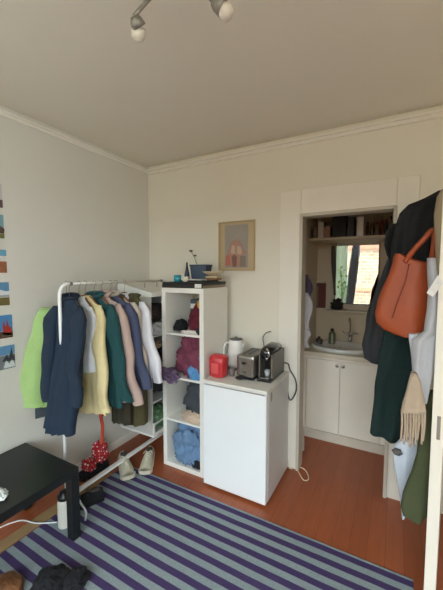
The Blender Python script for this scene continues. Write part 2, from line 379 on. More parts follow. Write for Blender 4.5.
shoe('dark_shoe', 'black shoe lying on the rug behind the black table leg', (-1.845, 1.36, .0085), R(150), cloth('shoe_black', (24, 24, 28)), blkpl, blkpl, 'dark shoes under the clothes rack', s=.95)
shoe('dark_shoe', 'black shoe beside the cream sneakers, under the lower rack bar', (-2.08, 1.62, .0065), R(170), mats['shoe_black'], blkpl, blkpl, 'dark shoes under the clothes rack', s=.95)
top('white_strap', MB().tube(spline([(-1.715, 1.27, .012), (-1.70, 1.265, .08), (-1.735, 1.255, .13), (-1.78, 1.27, .14)]), .006, 8), M('strap_white', (200, 204, 204), .6), 'pale curved strap standing up beside the black table leg', 'strap', smooth=True)

# dark heap and brown pouch at the bottom edge
top('black_garment', MB().blob((-1.50, .895, .035), (.075, .085, .045), 11, amp=.28, freq=1.8).blob((-1.395, .965, .035), (.055, .065, .045), 4, amp=.28, freq=1.6), cloth('black_knit', (20, 20, 24)), 'crumpled black garment on the rug at the bottom left', 'clothes', smooth=True)
top('brown_pouch', MB().blob((-1.68, .775, .026), (.09, .07, .034), 8, amp=.2, freq=1.5), M('brown_leather', (120, 78, 48), .6, bump=.2), 'brown leather pouch on the rug at the bottom left corner', 'pouch', smooth=True)
top('white_cable', MB().tube(spline([(-1.86, 1.17, .012), (-1.97, 1.10, .012), (-2.10, 1.06, .005), (-2.16, .9, .005), (-2.12, .72, .005)]), .004, 6), whmet, 'thin white cable on the floor under the black side table', 'cable', smooth=True)

# ------------------------------------------------------------ clothes rack
KX, K0, K1, KZ = -1.90, 1.27, 2.36, 1.545
t = thing('clothes_rack', 'white metal clothes rack standing along the left wall', 'clothes rack', (KX, 1.8, 0))
for e, y, d in ((0, K0, 1), (1, K1, -1)):
    P('post', MB().tube([(KX, y, .03), (KX, y, KZ-.10)] + arc((KX, y, KZ), (KX, y, KZ-.09), (KX, y+d*.075, KZ))[1:], .0115, 12), whmet, t, smooth=True)
    P('joint_collar', MB().tube([(KX, y+d*.072, KZ), (KX, y+d*.092, KZ)], .0125, 12), M('collar_grey', (120, 116, 110), .5), t, smooth=True)
    P('foot', MB().lathe([(.013, 0), (.015, .004), (.014, .03)], (KX, y, .0005), 14), M('foot_white', (220, 220, 214), .6), t, smooth=True)
P('top_rail', MB().tube([(KX, K0+.08, KZ), (KX, K1-.08, KZ)], .010, 12), M('rail_metal', (214, 210, 202), .4, metal=.3), t, smooth=True)
P('lower_rail', MB().box((KX-.016, K0+.01, .085), (KX+.016, K1-.01, .105)), whmet, t, bevel=.003)

# garments -----------------------------------------------------------
hang_m = M('hanger_wood', (120, 74, 46), .5); hang_b = blkpl
def garment(name, label, cat, y, yaw, hw, length, m, hanger_m, cx=KX, sleeves=.55, thick=.035, open_front=None, seed=1, drop=0, lean=0, flare=1.0, sl_side=(1, -1), fwd=0, so=.10, curl=None, hanger_label=None, collar=None):
    yaw = R(yaw); u = Vector((math.cos(yaw), math.sin(yaw), 0)); w = Vector((-math.sin(yaw), math.cos(yaw), 0))
    b0 = Vector((cx, y, KZ-.085-drop))
    o = thing(name, label, cat, b0)
    prof = [(0.0, .04, .45), (.012, .065, .6), (.035, hw*.45, .7), (.065, hw*.72, .85), (.105, hw*.93, 1.0), (.18, hw*1.0, 1.25), (.3, hw*.97, 1.25), (.45, hw*.95*flare, 1.25), (.6, hw*flare, 1.25), (.75, hw*flare, 1.3), (.9, hw*flare*1.02, 1.3), (1.0, hw*flare*1.02, 1.3)]
    secs = []
    for i, (q, a, th) in enumerate(prof):
        z = q if i < 5 else .105 + (q-.105)*(length-.105)/.895
        secs.append((b0 + Vector((0, 0, -z)) + u*lean*z - w*fwd*max(0, z-.22), a, thick*th))
    mb = MB().loft(secs, fold=.011, k=62/max(.12, hw)*.2, seed=seed, u=u, w=w)
    def cu(q):
        if curl: q.v = [(x_, y_ - curl[1]*max(0, curl[0]-x_), z_) for x_, y_, z_ in q.v]
        return q
    P('body', cu(mb), m, o, smooth=True)
    if sleeves:
        for sd in sl_side:
            sh = b0 + u*sd*hw*.74 + Vector((0, 0, -.062))
            pts = []; N = 16
            for i in range(N+1):
                q = i/N
                e_ = min(1, .35+q*5)
                pts.append((sh + u*(sd*(.02+so*q**.8+.008*math.sin(q*9+seed)) + lean*q*sleeves) - w*(.018+.035*math.sin(q*2.6)+.006*math.sin(q*14+seed)+fwd*.5*q*sleeves) + Vector((0, 0, -q*sleeves)), (.056-.016*q+.004*math.sin(q*17+seed))*e_, (.034-.008*q)*e_))
            P('sleeve', cu(MB().loft(pts, n=20, fold=.004, k=110, seed=seed+sd, u=u, w=w)), m, o, smooth=True)
    if collar:
        P('collar', MB().tube([b0 + u*.07*math.cos(a_) + w*.030*math.sin(a_) + Vector((0, 0, .004+.012*math.sin(a_))) for a_ in [2*math.pi*i/16 for i in range(17)]], .014, 8), collar, o, smooth=True)
    if hanger_label:
        hg = thing('clothes_hanger', hanger_label, 'hanger', (cx, y, KZ), 'hangers on the rack rail')
        c0 = Vector((cx, y, KZ-.088-drop))
        P('shoulder_bar', MB().tube([c0 - u*(hw*.72) + Vector((0, 0, -.07)), c0 - u*.06 + Vector((0, 0, -.012)), c0 + Vector((0, 0, .006)), c0 + u*.06 + Vector((0, 0, -.012)), c0 + u*(hw*.72) + Vector((0, 0, -.07))], .007, 8), hanger_m, hg, smooth=True)
        hk = [c0 + Vector((0, 0, .0)), c0 + Vector((0, 0, .05+drop))] + [Vector((cx, y, KZ)) + u*.0165*math.cos(a_) + Vector((0, 0, .0165*math.sin(a_))) for a_ in [R(-80+i*28) for i in range(9)]]
        P('hook', MB().tube(hk, .0022, 6), steel, hg, smooth=True)
    return o

G = lambda n, c: cloth(n, c)
garment('green_jacket', 'light lime green jacket hanging at the left end of the rack', 'jacket', 1.39, 0, .115, .78, G('lime', (160, 192, 122)), hang_m, cx=-2.0, sl_side=(-1,), so=.05, sleeves=.70, seed=2, hanger_label='hanger holding the lime green jacket', drop=.02, lean=-.05, thick=.024, curl=(-2.05, .9))
garment('dark_trousers', 'dark grey trousers hanging behind the lime green jacket', 'trousers', 1.405, 0, .10, .56, G('trouser_grey', (58, 66, 72)), hang_m, cx=-2.08, sleeves=0, seed=4, drop=.30, thick=.015, curl=(-2.07, 1.3))
garment('navy_jacket', 'dark navy jacket at the front of the rack, over its white post', 'jacket', 1.32, 4, .128, .86, G('navy', (27, 43, 61)), hang_b, cx=-1.87, sleeves=.62, seed=6, thick=.04, fwd=.16, so=.02, hanger_label='black hanger holding the dark navy jacket', collar=G('navy_rib', (22, 32, 48)))
garment('white_shirt', 'white shirt hanging just behind the navy jacket', 'shirt', 1.415, 4, .15, .52, G('shirt_white', (216, 218, 218)), hang_m, cx=-1.90, sleeves=0, seed=8, hanger_label='wooden hanger holding the white shirt behind the navy jacket', thick=.016)
garment('cream_blouse', 'pale yellow cream blouse between the white shirt and the teal one', 'blouse', 1.465, 8, .15, .84, G('cream', (226, 210, 160)), hang_m, cx=-1.90, so=.05, sleeves=.74, seed=9, hanger_label='hanger holding the pale yellow blouse', thick=.016)
garment('teal_sweater', 'dark teal green sweater hanging in the middle of the rack', 'sweater', 1.525, 9, .175, .79, G('teal', (28, 72, 74)), hang_m, cx=-1.88, sleeves=.66, seed=10, lean=.05, hanger_label='hanger holding the dark teal sweater', collar=G('teal_rib', (30, 74, 78)), thick=.020)
garment('pink_cardigan', 'dusty pink cardigan between the teal sweater and slate blue shirt', 'cardigan', 1.585, 10, .19, .78, G('dusty_pink', (186, 162, 152)), hang_m, cx=-1.88, sleeves=.70, seed=11, lean=.07, hanger_label='wooden hanger holding the dusty pink cardigan', collar=G('pink_rib', (190, 168, 158)), thick=.020)
garment('slate_shirt', 'slate blue long shirt hanging right of the pink cardigan', 'shirt', 1.66, 11, .19, .75, G('slate', (70, 78, 104)), hang_m, cx=-1.87, sleeves=.62, seed=12, lean=.09, hanger_label='wooden hanger holding the slate blue shirt', collar=G('beige_trim', (170, 160, 145)), thick=.03)
garment('beige_jumper', 'light beige jumper showing behind the slate blue shirt', 'jumper', 1.715, 11, .18, .66, G('beige_knit', (196, 186, 172)), hang_m, cx=-1.87, sleeves=.5, seed=13, hanger_label='hanger holding the light beige jumper', thick=.016)
garment('white_tshirt', 'plain white long-sleeved top at the right end of the rack', 'shirt', 1.80, 8, .20, .66, G('white_cotton', (228, 228, 234)), hang_m, cx=-1.87, sleeves=.60, seed=14, lean=.07, hanger_label='hanger holding the white long-sleeved top', thick=.03, so=.12)
garment('olive_trousers', 'olive brown trousers hanging below the slate blue shirt', 'trousers', 1.80, 0, .09, 1.03, G('olive', (76, 70, 42)), hang_m, cx=-1.765, sleeves=0, seed=15, thick=.04)
garment('olive_skirt', 'dark olive skirt hanging low beside the olive brown trousers', 'skirt', 1.70, 0, .09, 1.0, G('dark_olive', (58, 54, 40)), hang_m, cx=-1.83, sleeves=0, seed=16, thick=.03)

# red dotted bag on a strap
red_d = spot_mat('red_dots', (170, 34, 40), (236, 226, 222), 42)
t = thing('dotted_bag', 'red bag with white dots drooping behind the lower rack bar', 'bag', (-2.02, 1.62, .1))
P('pouch', MB().blob((-2.03, 1.655, .19), (.06, .055, .08), 5, amp=.4, flat=False).blob((-2.05, 1.565, .125), (.05, .045, .045), 9, amp=.4, flat=False), red_d, t, smooth=True)
P('strap', MB().tube(spline([(-1.99, 1.64, .62), (-1.99, 1.64, .5), (-1.985, 1.65, .4), (-2.0, 1.65, .27)]), .013, 8), G('orange_red', (196, 74, 50)), t, smooth=True)
P('strap_base', MB().blob((-1.985, 1.655, .57), (.055, .03, .07), 3, flat=False), G('red_cloth', (150, 32, 34)), t, smooth=True)

SX0, SX1, SY0, SY1, SZ = -1.672, -1.268, 2.01, 2.40, 1.497
# ------------------------------------------------------------ hanging organiser (corner)
OX0, OX1, OY0, OY1, OZ0, OZ1 = -2.12, -1.73, 1.955, 2.33, .235, 1.45
t = thing('hanging_organizer', 'white box-shaped shelf organiser hanging in the corner by the rack', 'organiser', (-1.92, 2.14, OZ0))
w_ = M('organizer_white', (224, 223, 216), .7)
P('top_panel', MB().box((OX0, OY0, OZ1-.03), (OX1, OY1, OZ1)), w_, t, bevel=.004)
P('top_cover', MB().add([(OX0+.004, OY0+.004, OZ1), (OX1-.004, OY0+.004, OZ1), (OX1-.004, OY1-.004, OZ1), (OX0+.004, OY1-.004, OZ1), (OX0+.004, OY0+.004, OZ1+.085), (OX0+.004, OY1-.004, OZ1+.085), (OX1-.004, OY0+.004, OZ1+.004), (OX1-.004, OY1-.004, OZ1+.004)], [(0, 1, 6, 4), (4, 6, 7, 5), (1, 2, 7, 6), (2, 3, 5, 7), (3, 0, 4, 5), (3, 2, 1, 0)]), w_, t)
P('bottom_panel', MB().box((OX0, OY0, OZ0), (OX1, OY1, OZ0+.02)), w_, t, bevel=.004)
P('front_rim', MB().box((OX1-.012, OY0, OZ0+.02), (OX1, OY1, OZ0+.035)).box((OX1-.012, OY0, OZ0+.105), (OX1, OY1, OZ0+.12)).box((OX1-.012, OY0, OZ0+.035), (OX1, OY0+.02, OZ0+.105)), w_, t, bevel=.002)
P('back_panel', MB().box((OX0, OY0, OZ0+.02), (OX0+.01, OY1, OZ1-.03)), w_, t)
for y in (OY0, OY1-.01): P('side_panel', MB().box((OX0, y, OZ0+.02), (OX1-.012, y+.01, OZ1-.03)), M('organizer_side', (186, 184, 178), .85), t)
shz = [.52, .80, 1.08]
for z in shz: P('shelf', MB().box((OX0+.01, OY0+.01, z), (OX1-.015, OY1-.01, z+.012)), w_, t)
for y in (2.06, 2.22): P('hanging_hook', MB().tube([(-1.9, y, OZ1), (-1.9, y, KZ-.012)], .004, 6), steel, t)
def pile(name, label, cat, c, s, m, seed, **k):
    if SX0 < c[0] < SX1 and c[1] > 2.03 and c[2] < SZ:
        z_ = max(q for q in (.0385, .4135, .7735, 1.1335) if q < c[2]); k['clamp'] = ((SX0+.0388, 1.9, z_), (SX1-.0388, 2.46, z_+.33))
    elif c[0] < OX1 and c[1] > 1.95 and c[2] < 1.45 and c[0] > -2.2:
        z_ = max(q for q in (OZ0+.0205, .5325, .8125, 1.0925) if q < c[2]+.01); k['clamp'] = ((OX0+.0105, OY0+.0105, z_), (OX1+.02, OY1-.0105, z_+.25))
    return top(name, MB().blob(c, s, seed, **k), m, label, cat, smooth=True)
pile('folded_clothes', 'dark brown clothes on the top shelf of the hanging organiser', 'clothes', (-1.9, 2.14, 1.27), (.13, .15, .10), G('brown_dark', (54, 40, 38)), 21)
pile('white_hat', 'white crumpled cap in front of dark clothes in the hanging organiser', 'hat', (-1.80, 2.10, 1.13), (.06, .09, .06), G('cap_white', (206, 204, 204)), 22)
pile('folded_clothes', 'black clothes on the second shelf of the hanging organiser', 'clothes', (-1.9, 2.14, .90), (.14, .14, .085), G('black_cloth', (34, 32, 36)), 23)
pile('straw_hat', 'tan felt hat on the second shelf of the hanging organiser', 'hat', (-1.79, 2.06, 1.0), (.05, .07, .03), G('tan_felt', (166, 140, 104)), 24, flat=False)
pile('folded_clothes', 'dark grey clothes on the third shelf of the hanging organiser', 'clothes', (-1.89, 2.14, .63), (.14, .15, .09), G('grey_dark2', (50, 48, 50)), 25)
pile('green_bag', 'green and clear plastic bag at the bottom of the hanging organiser', 'bag', (-1.84, 2.12, .325), (.09, .12, .10), M('green_plastic', (92, 128, 92), .4), 26)

# ------------------------------------------------------------ shelf unit with four cubes
SX0, SX1, SY0, SY1, SZ = -1.672, -1.268, 2.01, 2.40, 1.497
t = thing('shelf_unit', 'tall narrow white shelf unit with four open cubes', 'shelf', (-1.47, 2.2, 0))
P('side_panel', MB().box((SX0, SY0, .0), (SX0+.038, SY1, SZ-.038)), white_m, t, bevel=.0015)
P('side_panel', MB().box((SX1-.038, SY0, 0), (SX1, SY1, SZ-.038)), white_m, t, bevel=.0015)
P('top_panel', MB().box((SX0, SY0, SZ-.038), (SX1, SY1, SZ)), white_m, t, bevel=.0015)
P('bottom_panel', MB().box((SX0+.038, SY0, 0), (SX1-.038, SY1, .038)), white_m, t, bevel=.0015)
shelves = [1.125, .765, .405]
for z in shelves: P('shelf_board', MB().box((SX0+.038, SY0+.002, z-.008), (SX1-.038, SY1, z+.008)), white_m, t, bevel=.001)
# cube 1
z0 = 1.1335
pile('black_beanie', 'small black knitted hat in the top cube of the shelf unit', 'hat', (-1.545, 2.10, z0+.043), (.055, .06, .055), G('beanie_black', (26, 26, 30)), 31)
b = thing('toiletry_box', 'dark blue grey box with a white label in the top cube', 'box', (-1.44, 2.26, z0))
P('box_body', MB().box((-1.52, 2.20, z0), (-1.37, 2.33, z0+.26)), M('box_slate', (70, 82, 92), .6), b, bevel=.003)
P('box_label', MB().box((-1.515, 2.197, z0+.185), (-1.40, 2.1995, z0+.225)), M('label_white', (222, 220, 214), .6), b)
P('box_print', MB().box((-1.48, 2.197, z0+.10), (-1.47, 2.1995, z0+.14)).box((-1.45, 2.197, z0+.10), (-1.44, 2.1995, z0+.14)), mats['label_white'], b)
pile('burgundy_scarf', 'burgundy scarf heaped at the right of the top cube', 'scarf', (-1.375, 2.12, z0+.075), (.085, .07, .14), G('burgundy', (98, 30, 44)), 33)
pile('yellow_pouch', 'small yellow cloth hanging in the top right of the top cube', 'pouch', (-1.335, 2.09, z0+.235), (.030, .04, .045), G('yellow_cloth', (204, 160, 60)), 34, flat=False)
pile('white_cloth', 'white cloth lying at the front of the top cube', 'cloth', (-1.40, 2.045, z0+.011), (.10, .028, .018), G('white_cloth', (216, 212, 206)), 35)
pile('dark_pouch', 'dark grey pouch at the front right of the top cube', 'pouch', (-1.325, 2.028, z0+.030), (.022, .014, .024), G('pouch_dark', (52, 50, 54)), 36, flat=False)
# cube 2
z0 = .7735
pile('mauve_sweater', 'burgundy mauve sweater heaped in the second cube', 'sweater', (-1.42, 2.15, z0+.12), (.17, .13, .21), G('mauve', (116, 56, 76)), 37, amp=.35)
pile('purple_scarf', 'dusty purple scarf spilling out of the second cube', 'scarf', (-1.60, 1.99, z0+.016), (.10, .045, .05), G('purple_dusty', (112, 92, 120)), 38, flat=False, amp=.5)
pile('blue_shirt', 'bright blue cloth at the right of the second cube', 'shirt', (-1.37, 2.075, z0+.060), (.08, .06, .115), G('blue_bright', (92, 150, 200)), 39)
# cube 3
z0 = .4135
pile('charcoal_sweater', 'charcoal grey sweater piled in the third cube', 'sweater', (-1.395, 2.18, z0+.13), (.13, .12, .20), G('charcoal', (66, 70, 76)), 40, amp=.4)
pile('beige_hat', 'round beige hat lying at the front of the third cube', 'hat', (-1.40, 2.09, z0+.03), (.125, .075, .045), G('beige_hat', (202, 180, 158)), 41, amp=.12)
# cube 4
z0 = .0385
pile('blue_jeans', 'light blue denim jeans piled in the bottom cube', 'jeans', (-1.45, 2.13, z0+.12), (.155, .13, .20), G('denim', (108, 138, 172)), 42, amp=.45)
pile('black_pouch', 'small black pouch in front of jeans in the bottom cube', 'pouch', (-1.36, 2.045, z0+.03), (.055, .028, .04), G('black_pouch', (26, 28, 34)), 43)

# on top of the shelf unit
zt = SZ
t = thing('board_game_box', 'wide flat black game box lying on top of the shelf unit', 'box', (-1.47, 2.2, zt))
P('box_body', MB().box((-1.662, 2.02, zt+.0005), (-1.285, 2.385, zt+.022)), M('box_tan', (150, 134, 112), .6), t, bevel=.002)
P('box_lid', MB().box((-1.668, 2.014, zt+.0225), (-1.279, 2.39, zt+.048)), blkpl, t, bevel=.002)
P('box_front', MB().box((-1.668, 2.012, zt+.001), (-1.279, 2.0185, zt+.0222)), M('box_dark', (48, 42, 40), .5), t)
P('corner_label', MB().box((-1.345, 2.008, zt+.006), (-1.287, 2.0115, zt+.036)), mats['label_white'], t)
zt = SZ+.0485
def vot(px, y, r_, h, m, name, label, cat):
    p = ay(px, 280, y); return top(name, MB().lathe([(r_*.8, 0), (r_, h*.3), (r_, h), (r_*.85, h), (r_*.8, h*.25), (0, h*.22)], (p.x, y, zt), 22), m, label, cat, smooth=True)
vot(177.5, 2.06, .030, .055, M('turquoise_glass', (38, 150, 170), .15, coat=.5), 'candle_holder', 'turquoise glass candle holder on top of the shelf unit', 'candle holder')
vot(185.5, 2.065, .024, .042, M('white_ceramic', (220, 214, 200), .4), 'candle_jar', 'small white candle jar beside the turquoise candle holder', 'candle')
p = ay(187, 276, 2.14)
t = thing('spray_bottle', 'slim dark blue pointed bottle standing behind the white candle jar', 'bottle', (p.x, 2.14, zt))
P('bottle_body', MB().lathe([(.020, 0), (.022, .01), (.021, .06), (.012, .10), (.007, .135)], (p.x, 2.14, zt), 18), M('bottle_navy', (42, 52, 68), .3), t, smooth=True)
P('cap', MB().lathe([(.007, .135), (.006, .155), (.002, .16)], (p.x, 2.14, zt), 12), blkpl, t, smooth=True)
p0, p1 = ay(190.5, 278, 2.20), ay(206.5, 262, 2.20)
t = thing('storage_box', 'slate blue square box standing on top of the shelf unit', 'box', ((p0.x+p1.x)/2, 2.25, zt))
zz = zt+.022
bx = MB(); a_, b_ = p0.x, p1.x
bx.add([(a_+.008, 2.2, zz), (b_-.008, 2.2, zz), (b_-.008, 2.28, zz), (a_+.008, 2.28, zz), (a_, 2.19, zz+.115), (b_, 2.19, zz+.115), (b_, 2.29, zz+.115), (a_, 2.29, zz+.115)], [(3, 2, 1, 0), (4, 5, 6, 7), (0, 1, 5, 4), (1, 2, 6, 5), (2, 3, 7, 6), (3, 0, 4, 7)])
P('box_body', bx, M('slate_box', (66, 80, 100), .6), t, bevel=.004)
P('rim', MB().box((a_-.003, 2.187, zz+.106), (b_+.003, 2.293, zz+.118)), M('slate_rim', (50, 62, 80), .5), t, bevel=.002)
top('thin_book', MB().box((a_-.01, 2.06, zt+.0005), (-1.30, 2.30, zt+.012)), M('book_dark', (44, 44, 46), .5), 'thin black book under the slate blue box', 'book', bevel=.002)
top('thin_book', MB().box((a_+.01, 2.075, zt+.0125), (-1.335, 2.17, zt+.021)), M('paper_white', (208, 206, 198), .6), 'thin white book lying on the thin black book', 'book', bevel=.002)
t = thing('dried_sprig', 'thin dried twig with two buds sticking up behind the slate box', 'twig', (-1.6, 2.32, zt))
q = ay(197, 265, 2.32); q2 = ay(191, 251, 2.32); q3 = ay(190, 249.5, 2.32)
P('twig_stem', MB().tube(spline([(q.x, 2.32, zt), tuple(q), tuple(q2)]), .0025, 6), M('twig', (110, 100, 80), .8), t, smooth=True)
P('bud', MB().blob(tuple(q2), (.018, .01, .010), 2, flat=False, nu=12, nv=8), M('bud_green', (104, 104, 84), .8), t, smooth=True)
P('bud', MB().blob(tuple(ay(195, 255.5, 2.32)), (.015, .01, .008), 3, flat=False, nu=12, nv=8), mats['bud_green'], t, smooth=True)
p = ay(221, 270, 2.24)
for i, (s_, c_, nm) in enumerate((((.085, .06), (126, 92, 60), 'brown'), ((.075, .055), (196, 176, 140), 'cream'))):
    z_ = zt+.0125+i*.018
    top('paperback_book', MB().box((-1.325-s_[0]+.02, 2.22-s_[1]+.04, z_), (-1.325+s_[0]-.02, 2.22+s_[1], z_+.0175), rz=.1*i), M('book_'+nm, c_, .6), f'{nm} paperback lying under the cream dish on the shelf unit', 'book', bevel=.002)
top('cream_dish', MB().lathe([(.03, 0), (.05, .006), (.088, .028), (.092, .034), (.085, .032), (.04, .01), (0, .009)], (-1.315, 2.24, zt+.0125+.037), 30), M('dish_cream', (214, 200, 168), .5), 'shallow cream dish on top of the books on the shelf unit', 'dish', smooth=True)

# ------------------------------------------------------------ picture above the shelf
t = thing('framed_picture', 'framed print of a pink red castle-like shape on the back wall', 'picture', (-1.22, BY, 1.64))
X0, X1, Z0, Z1 = -1.392, -1.046, 1.637, 2.062
fr = MB()
for a, b in (((X0, BY-.022, Z0), (X1, BY-.001, Z0+.012)), ((X0, BY-.022, Z1-.012), (X1, BY-.001, Z1)), ((X0, BY-.022, Z0+.012), (X0+.012, BY-.001, Z1-.012)), ((X1-.012, BY-.022, Z0+.012), (X1, BY-.001, Z1-.012))): fr.box(a, b)
P('frame', fr, M('frame_oak', (184, 164, 122), .5), t, bevel=.002)
art = MB(); my = Matrix.Translation((0, BY-.010, 0))
art.mat(0).box((X0+.012, BY-.008, Z0+.012), (X1-.012, BY-.002, Z1-.012))
def poly(mi, pts, d=.0012, yo=0): art.mat(mi).prism([(X0+u*(X1-X0), Z0+v*(Z1-Z0)) for u, v in pts], d, Matrix.Translation((0, BY-.0095-yo, 0)))
poly(1, [(.17, .06), (.82, .06), (.82, .93), (.17, .93)])
def P2(mi, pts, k): poly(mi, pts, .0010, .0011*k)
P2(2, [(.2, .10), (.2, .28), (.27, .42), (.33, .55), (.40, .62), (.45, .60), (.48, .66), (.53, .60), (.58, .62), (.66, .52), (.68, .42), (.80, .38), (.78, .33), (.62, .30), (.58, .08)], 1)
P2(3, [(.34, .36), (.38, .52), (.46, .50), (.46, .33)], 2); P2(3, [(.52, .34), (.53, .50), (.62, .48), (.66, .38), (.62, .32)], 2)
P2(4, [(.40, .08), (.37, .28), (.44, .33), (.52, .28), (.50, .08)], 2)
P2(5, [(.20, .10), (.20, .30), (.30, .33), (.34, .10)], 2)
P2(6, [(.60, .08), (.60, .30), (.76, .30), (.76, .08)], 2)
P('artwork', art, [M('mat_beige', (190, 172, 138), .7), M('art_grey', (158, 152, 144), .7, var=.1), M('art_pink', (172, 134, 120), .7, var=.15), M('art_pale', (192, 170, 146), .7), M('art_dark', (126, 90, 80), .7), M('art_red', (184, 108, 92), .7), M('art_taupe', (132, 122, 110), .7)], t)

# ------------------------------------------------------------ photo prints on the left wall
def prt(z0, z1, y1, bands, shapes, label, wd=.105):
    y0 = y1-wd; mb = MB(); ms = [M('print_edge', (222, 220, 214), .5)]
    mb.mat(0).box((LX+.0008, y0, z0), (LX+.0022, y1, z1))
    def addm(c):
        nm = 'print_%d_%d_%d' % c; m_ = M(nm, c, .4, var=.12, scale=40)
        if m_ not in ms: ms.append(m_)
        return ms.index(m_)
    for a, b_, c in bands:
        mb.mat(addm(c)).box((LX+.0022, y0+.002, z0+(z1-z0)*a+.001), (LX+.0028, y1-.002, z0+(z1-z0)*b_-.0005))
    for pts, c in shapes:
        mb.mat(addm(c)).prism([(-(y0+u*(y1-y0)), z0+v*(z1-z0)) for u, v in pts], .0005, Matrix.Translation((LX+.0028, 0, 0)) @ Matrix.Rotation(R(-90), 4, 'Z'))
    return top('photo_print', mb, ms, label, 'photo', 'photo prints in a column on the left wall')
prt(2.03, 2.18, 1.118, [(0, .35, (86, 70, 76)), (.35, 1, (196, 190, 190))], [], 'topmost photo print on the left wall, pale above dark')
prt(1.837, 1.988, 1.118, [(0, .2, (104, 104, 52)), (.2, .45, (86, 66, 54)), (.45, 1, (122, 160, 168))], [([(.3, .4), (.7, .55), (1, .42), (1, .3), (.3, .3)], (92, 74, 66))], 'photo print of brown hills under a teal sky, second from top')
prt(1.617, 1.767, 1.124, [(0, .5, (150, 96, 68)), (.5, .72, (206, 206, 200)), (.72, 1, (104, 160, 186))], [], 'photo print of orange-brown ground under blue sky, third from top')
prt(1.407, 1.558, 1.131, [(0, .35, (110, 98, 56)), (.35, .55, (150, 156, 160)), (.55, 1, (92, 136, 172))], [([(.3, .55), (.5, .68), (.8, .6), (1, .62), (1, .45), (.3, .45)], (214, 218, 222))], 'photo print of a snowy slope above olive ground, fourth from top')
prt(1.193, 1.345, 1.141, [(0, .3, (86, 40, 34)), (.3, 1, (72, 128, 178))], [([(.42, .15), (.42, .55), (.49, .78), (.55, .5), (.62, .5), (.68, .82), (.76, .5), (.9, .42), (.94, .1)], (168, 50, 40)), ([(.3, .1), (.3, .3), (.45, .25), (.9, .2), (.98, .3), (.98, .05), (.3, .05)], (90, 78, 60))], 'photo print of a red twin-spired church, fifth from top')
prt(.988, 1.144, 1.148, [(0, .6, (120, 124, 126)), (.6, 1, (96, 142, 178))], [([(.2, .35), (.5, .62), (.62, .45), (.8, .9), (.88, .5), (.97, .6), (.97, .3)], (64, 68, 74)), ([(.3, .1), (.45, .4), (.62, .2), (.8, .4), (.95, .15), (.95, .05), (.3, .05)], (206, 210, 212))], 'photo print of grey rocky mountains, lowest on the left wall')

# ------------------------------------------------------------ small fridge
FX0, FX1, FY0, FY1, FZ = -1.234, -.732, 1.945, 2.455, .822
t = thing('small_fridge', 'small white fridge standing right of the shelf unit', 'fridge', (-.99, 2.2, 0))
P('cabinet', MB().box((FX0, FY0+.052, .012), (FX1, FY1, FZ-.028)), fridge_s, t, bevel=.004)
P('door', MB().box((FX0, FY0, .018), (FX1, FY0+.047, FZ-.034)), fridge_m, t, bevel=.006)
P('top_panel', MB().box((FX0-.002, FY0+.006, FZ-.028), (FX1+.002, FY1+.002, FZ)), M('fridge_top', (226, 224, 216), .45), t, bevel=.004)
P('door_grip', MB().box((FX0+.02, FY0+.004, FZ-.034), (FX1-.02, FY0+.045, FZ-.0285)), M('grip_grey', (150, 150, 148), .5), t)
for x in (FX0+.04, FX1-.04):
    for y in (FY0+.09, FY1-.05): P('foot', MB().lathe([(.018, 0), (.018, .012)], (x, y, 0.0), 12), blkpl, t)
p = axx(271.5, 397, FX1)
P('sticker', MB().lathe([(.018, 0), (.018, .0015)], (FX1+.0002, p.y, p.z), 18, Matrix.Rotation(R(90), 4, 'Y') @ Matrix.Diagonal((1.9, .8, 1, 1))), M('sticker_tan', (168, 156, 124), .6), t, label='small tan oval sticker')
# red container
zt = FZ+.0005
rm = M('red_plastic', (196, 52, 58), .35, var=.12, scale=20, coat=.3)
t = thing('red_container', 'red ribbed plastic container on the left of the fridge top', 'container', (-1.17, 2.10, zt))
pr_ = [(.045, 0), (.057, .012), (.059, .14), (.050, .165), (.02, .172), (0, .173)]
mb = MB(); n = 40
vs = []
for r_, z in pr_:
    for j in range(n):
        th = 2*math.pi*j/n; c_, s_ = math.cos(th), math.sin(th); rr = max(r_, .0001)*(1+.03*math.cos(8*th))
        vs.append((-1.172 + math.copysign(abs(c_)**.5, c_)*rr*1.12, 2.075 + math.copysign(abs(s_)**.5, s_)*rr*.95, zt+z))
mb.add(vs, [(i*n+j, i*n+(j+1) % n, (i+1)*n+(j+1) % n, (i+1)*n+j) for i in range(len(pr_)-1) for j in range(n)] + [tuple(range(n))[::-1]])
P('container_body', mb, rm, t, smooth=True)
P('container_panel', MB().box((-1.205, 2.0105, zt+.035), (-1.140, 2.0185, zt+.115)), M('red_light', (214, 86, 88), .35), t, bevel=.008)
# kettle
kc = Vector((-1.15, 2.33, zt))
t = thing('electric_kettle', 'white electric kettle with dark lid rim behind the red container', 'kettle', kc)
P('base', MB().lathe([(.075, 0), (.078, .008), (.074, .018), (.06, .02)], kc, 28), M('kettle_base', (70, 66, 64), .5), t, smooth=True)
P('jug', MB().lathe([(.070, .02), (.073, .05), (.070, .13), (.062, .20), (.060, .235), (.055, .242)], kc, 32), M('kettle_white', (234, 232, 228), .3, coat=.3), t, smooth=True)
P('lid', MB().lathe([(.056, .241), (.055, .248), (.03, .254), (.012, .256), (.012, .264), (0, .265)], kc, 28), M('kettle_grey', (110, 108, 106), .4), t, smooth=True)
P('handle', MB().tube(spline([kc+Vector((-.050, -.01, .208)), kc+Vector((-.088, -.015, .205)), kc+Vector((-.105, -.018, .15)), kc+Vector((-.098, -.018, .08)), kc+Vector((-.064, -.01, .05))]), .010, 10), mats['kettle_white'], t, smooth=True)
P('spout', MB().add([kc+Vector(v) for v in ((.045, -.025, .215), (.045, .025, .215), (.085, 0, .213), (.052, 0, .165))], [(0, 2, 1), (0, 3, 2), (1, 2, 3), (0, 1, 3)]), mats['kettle_white'], t)
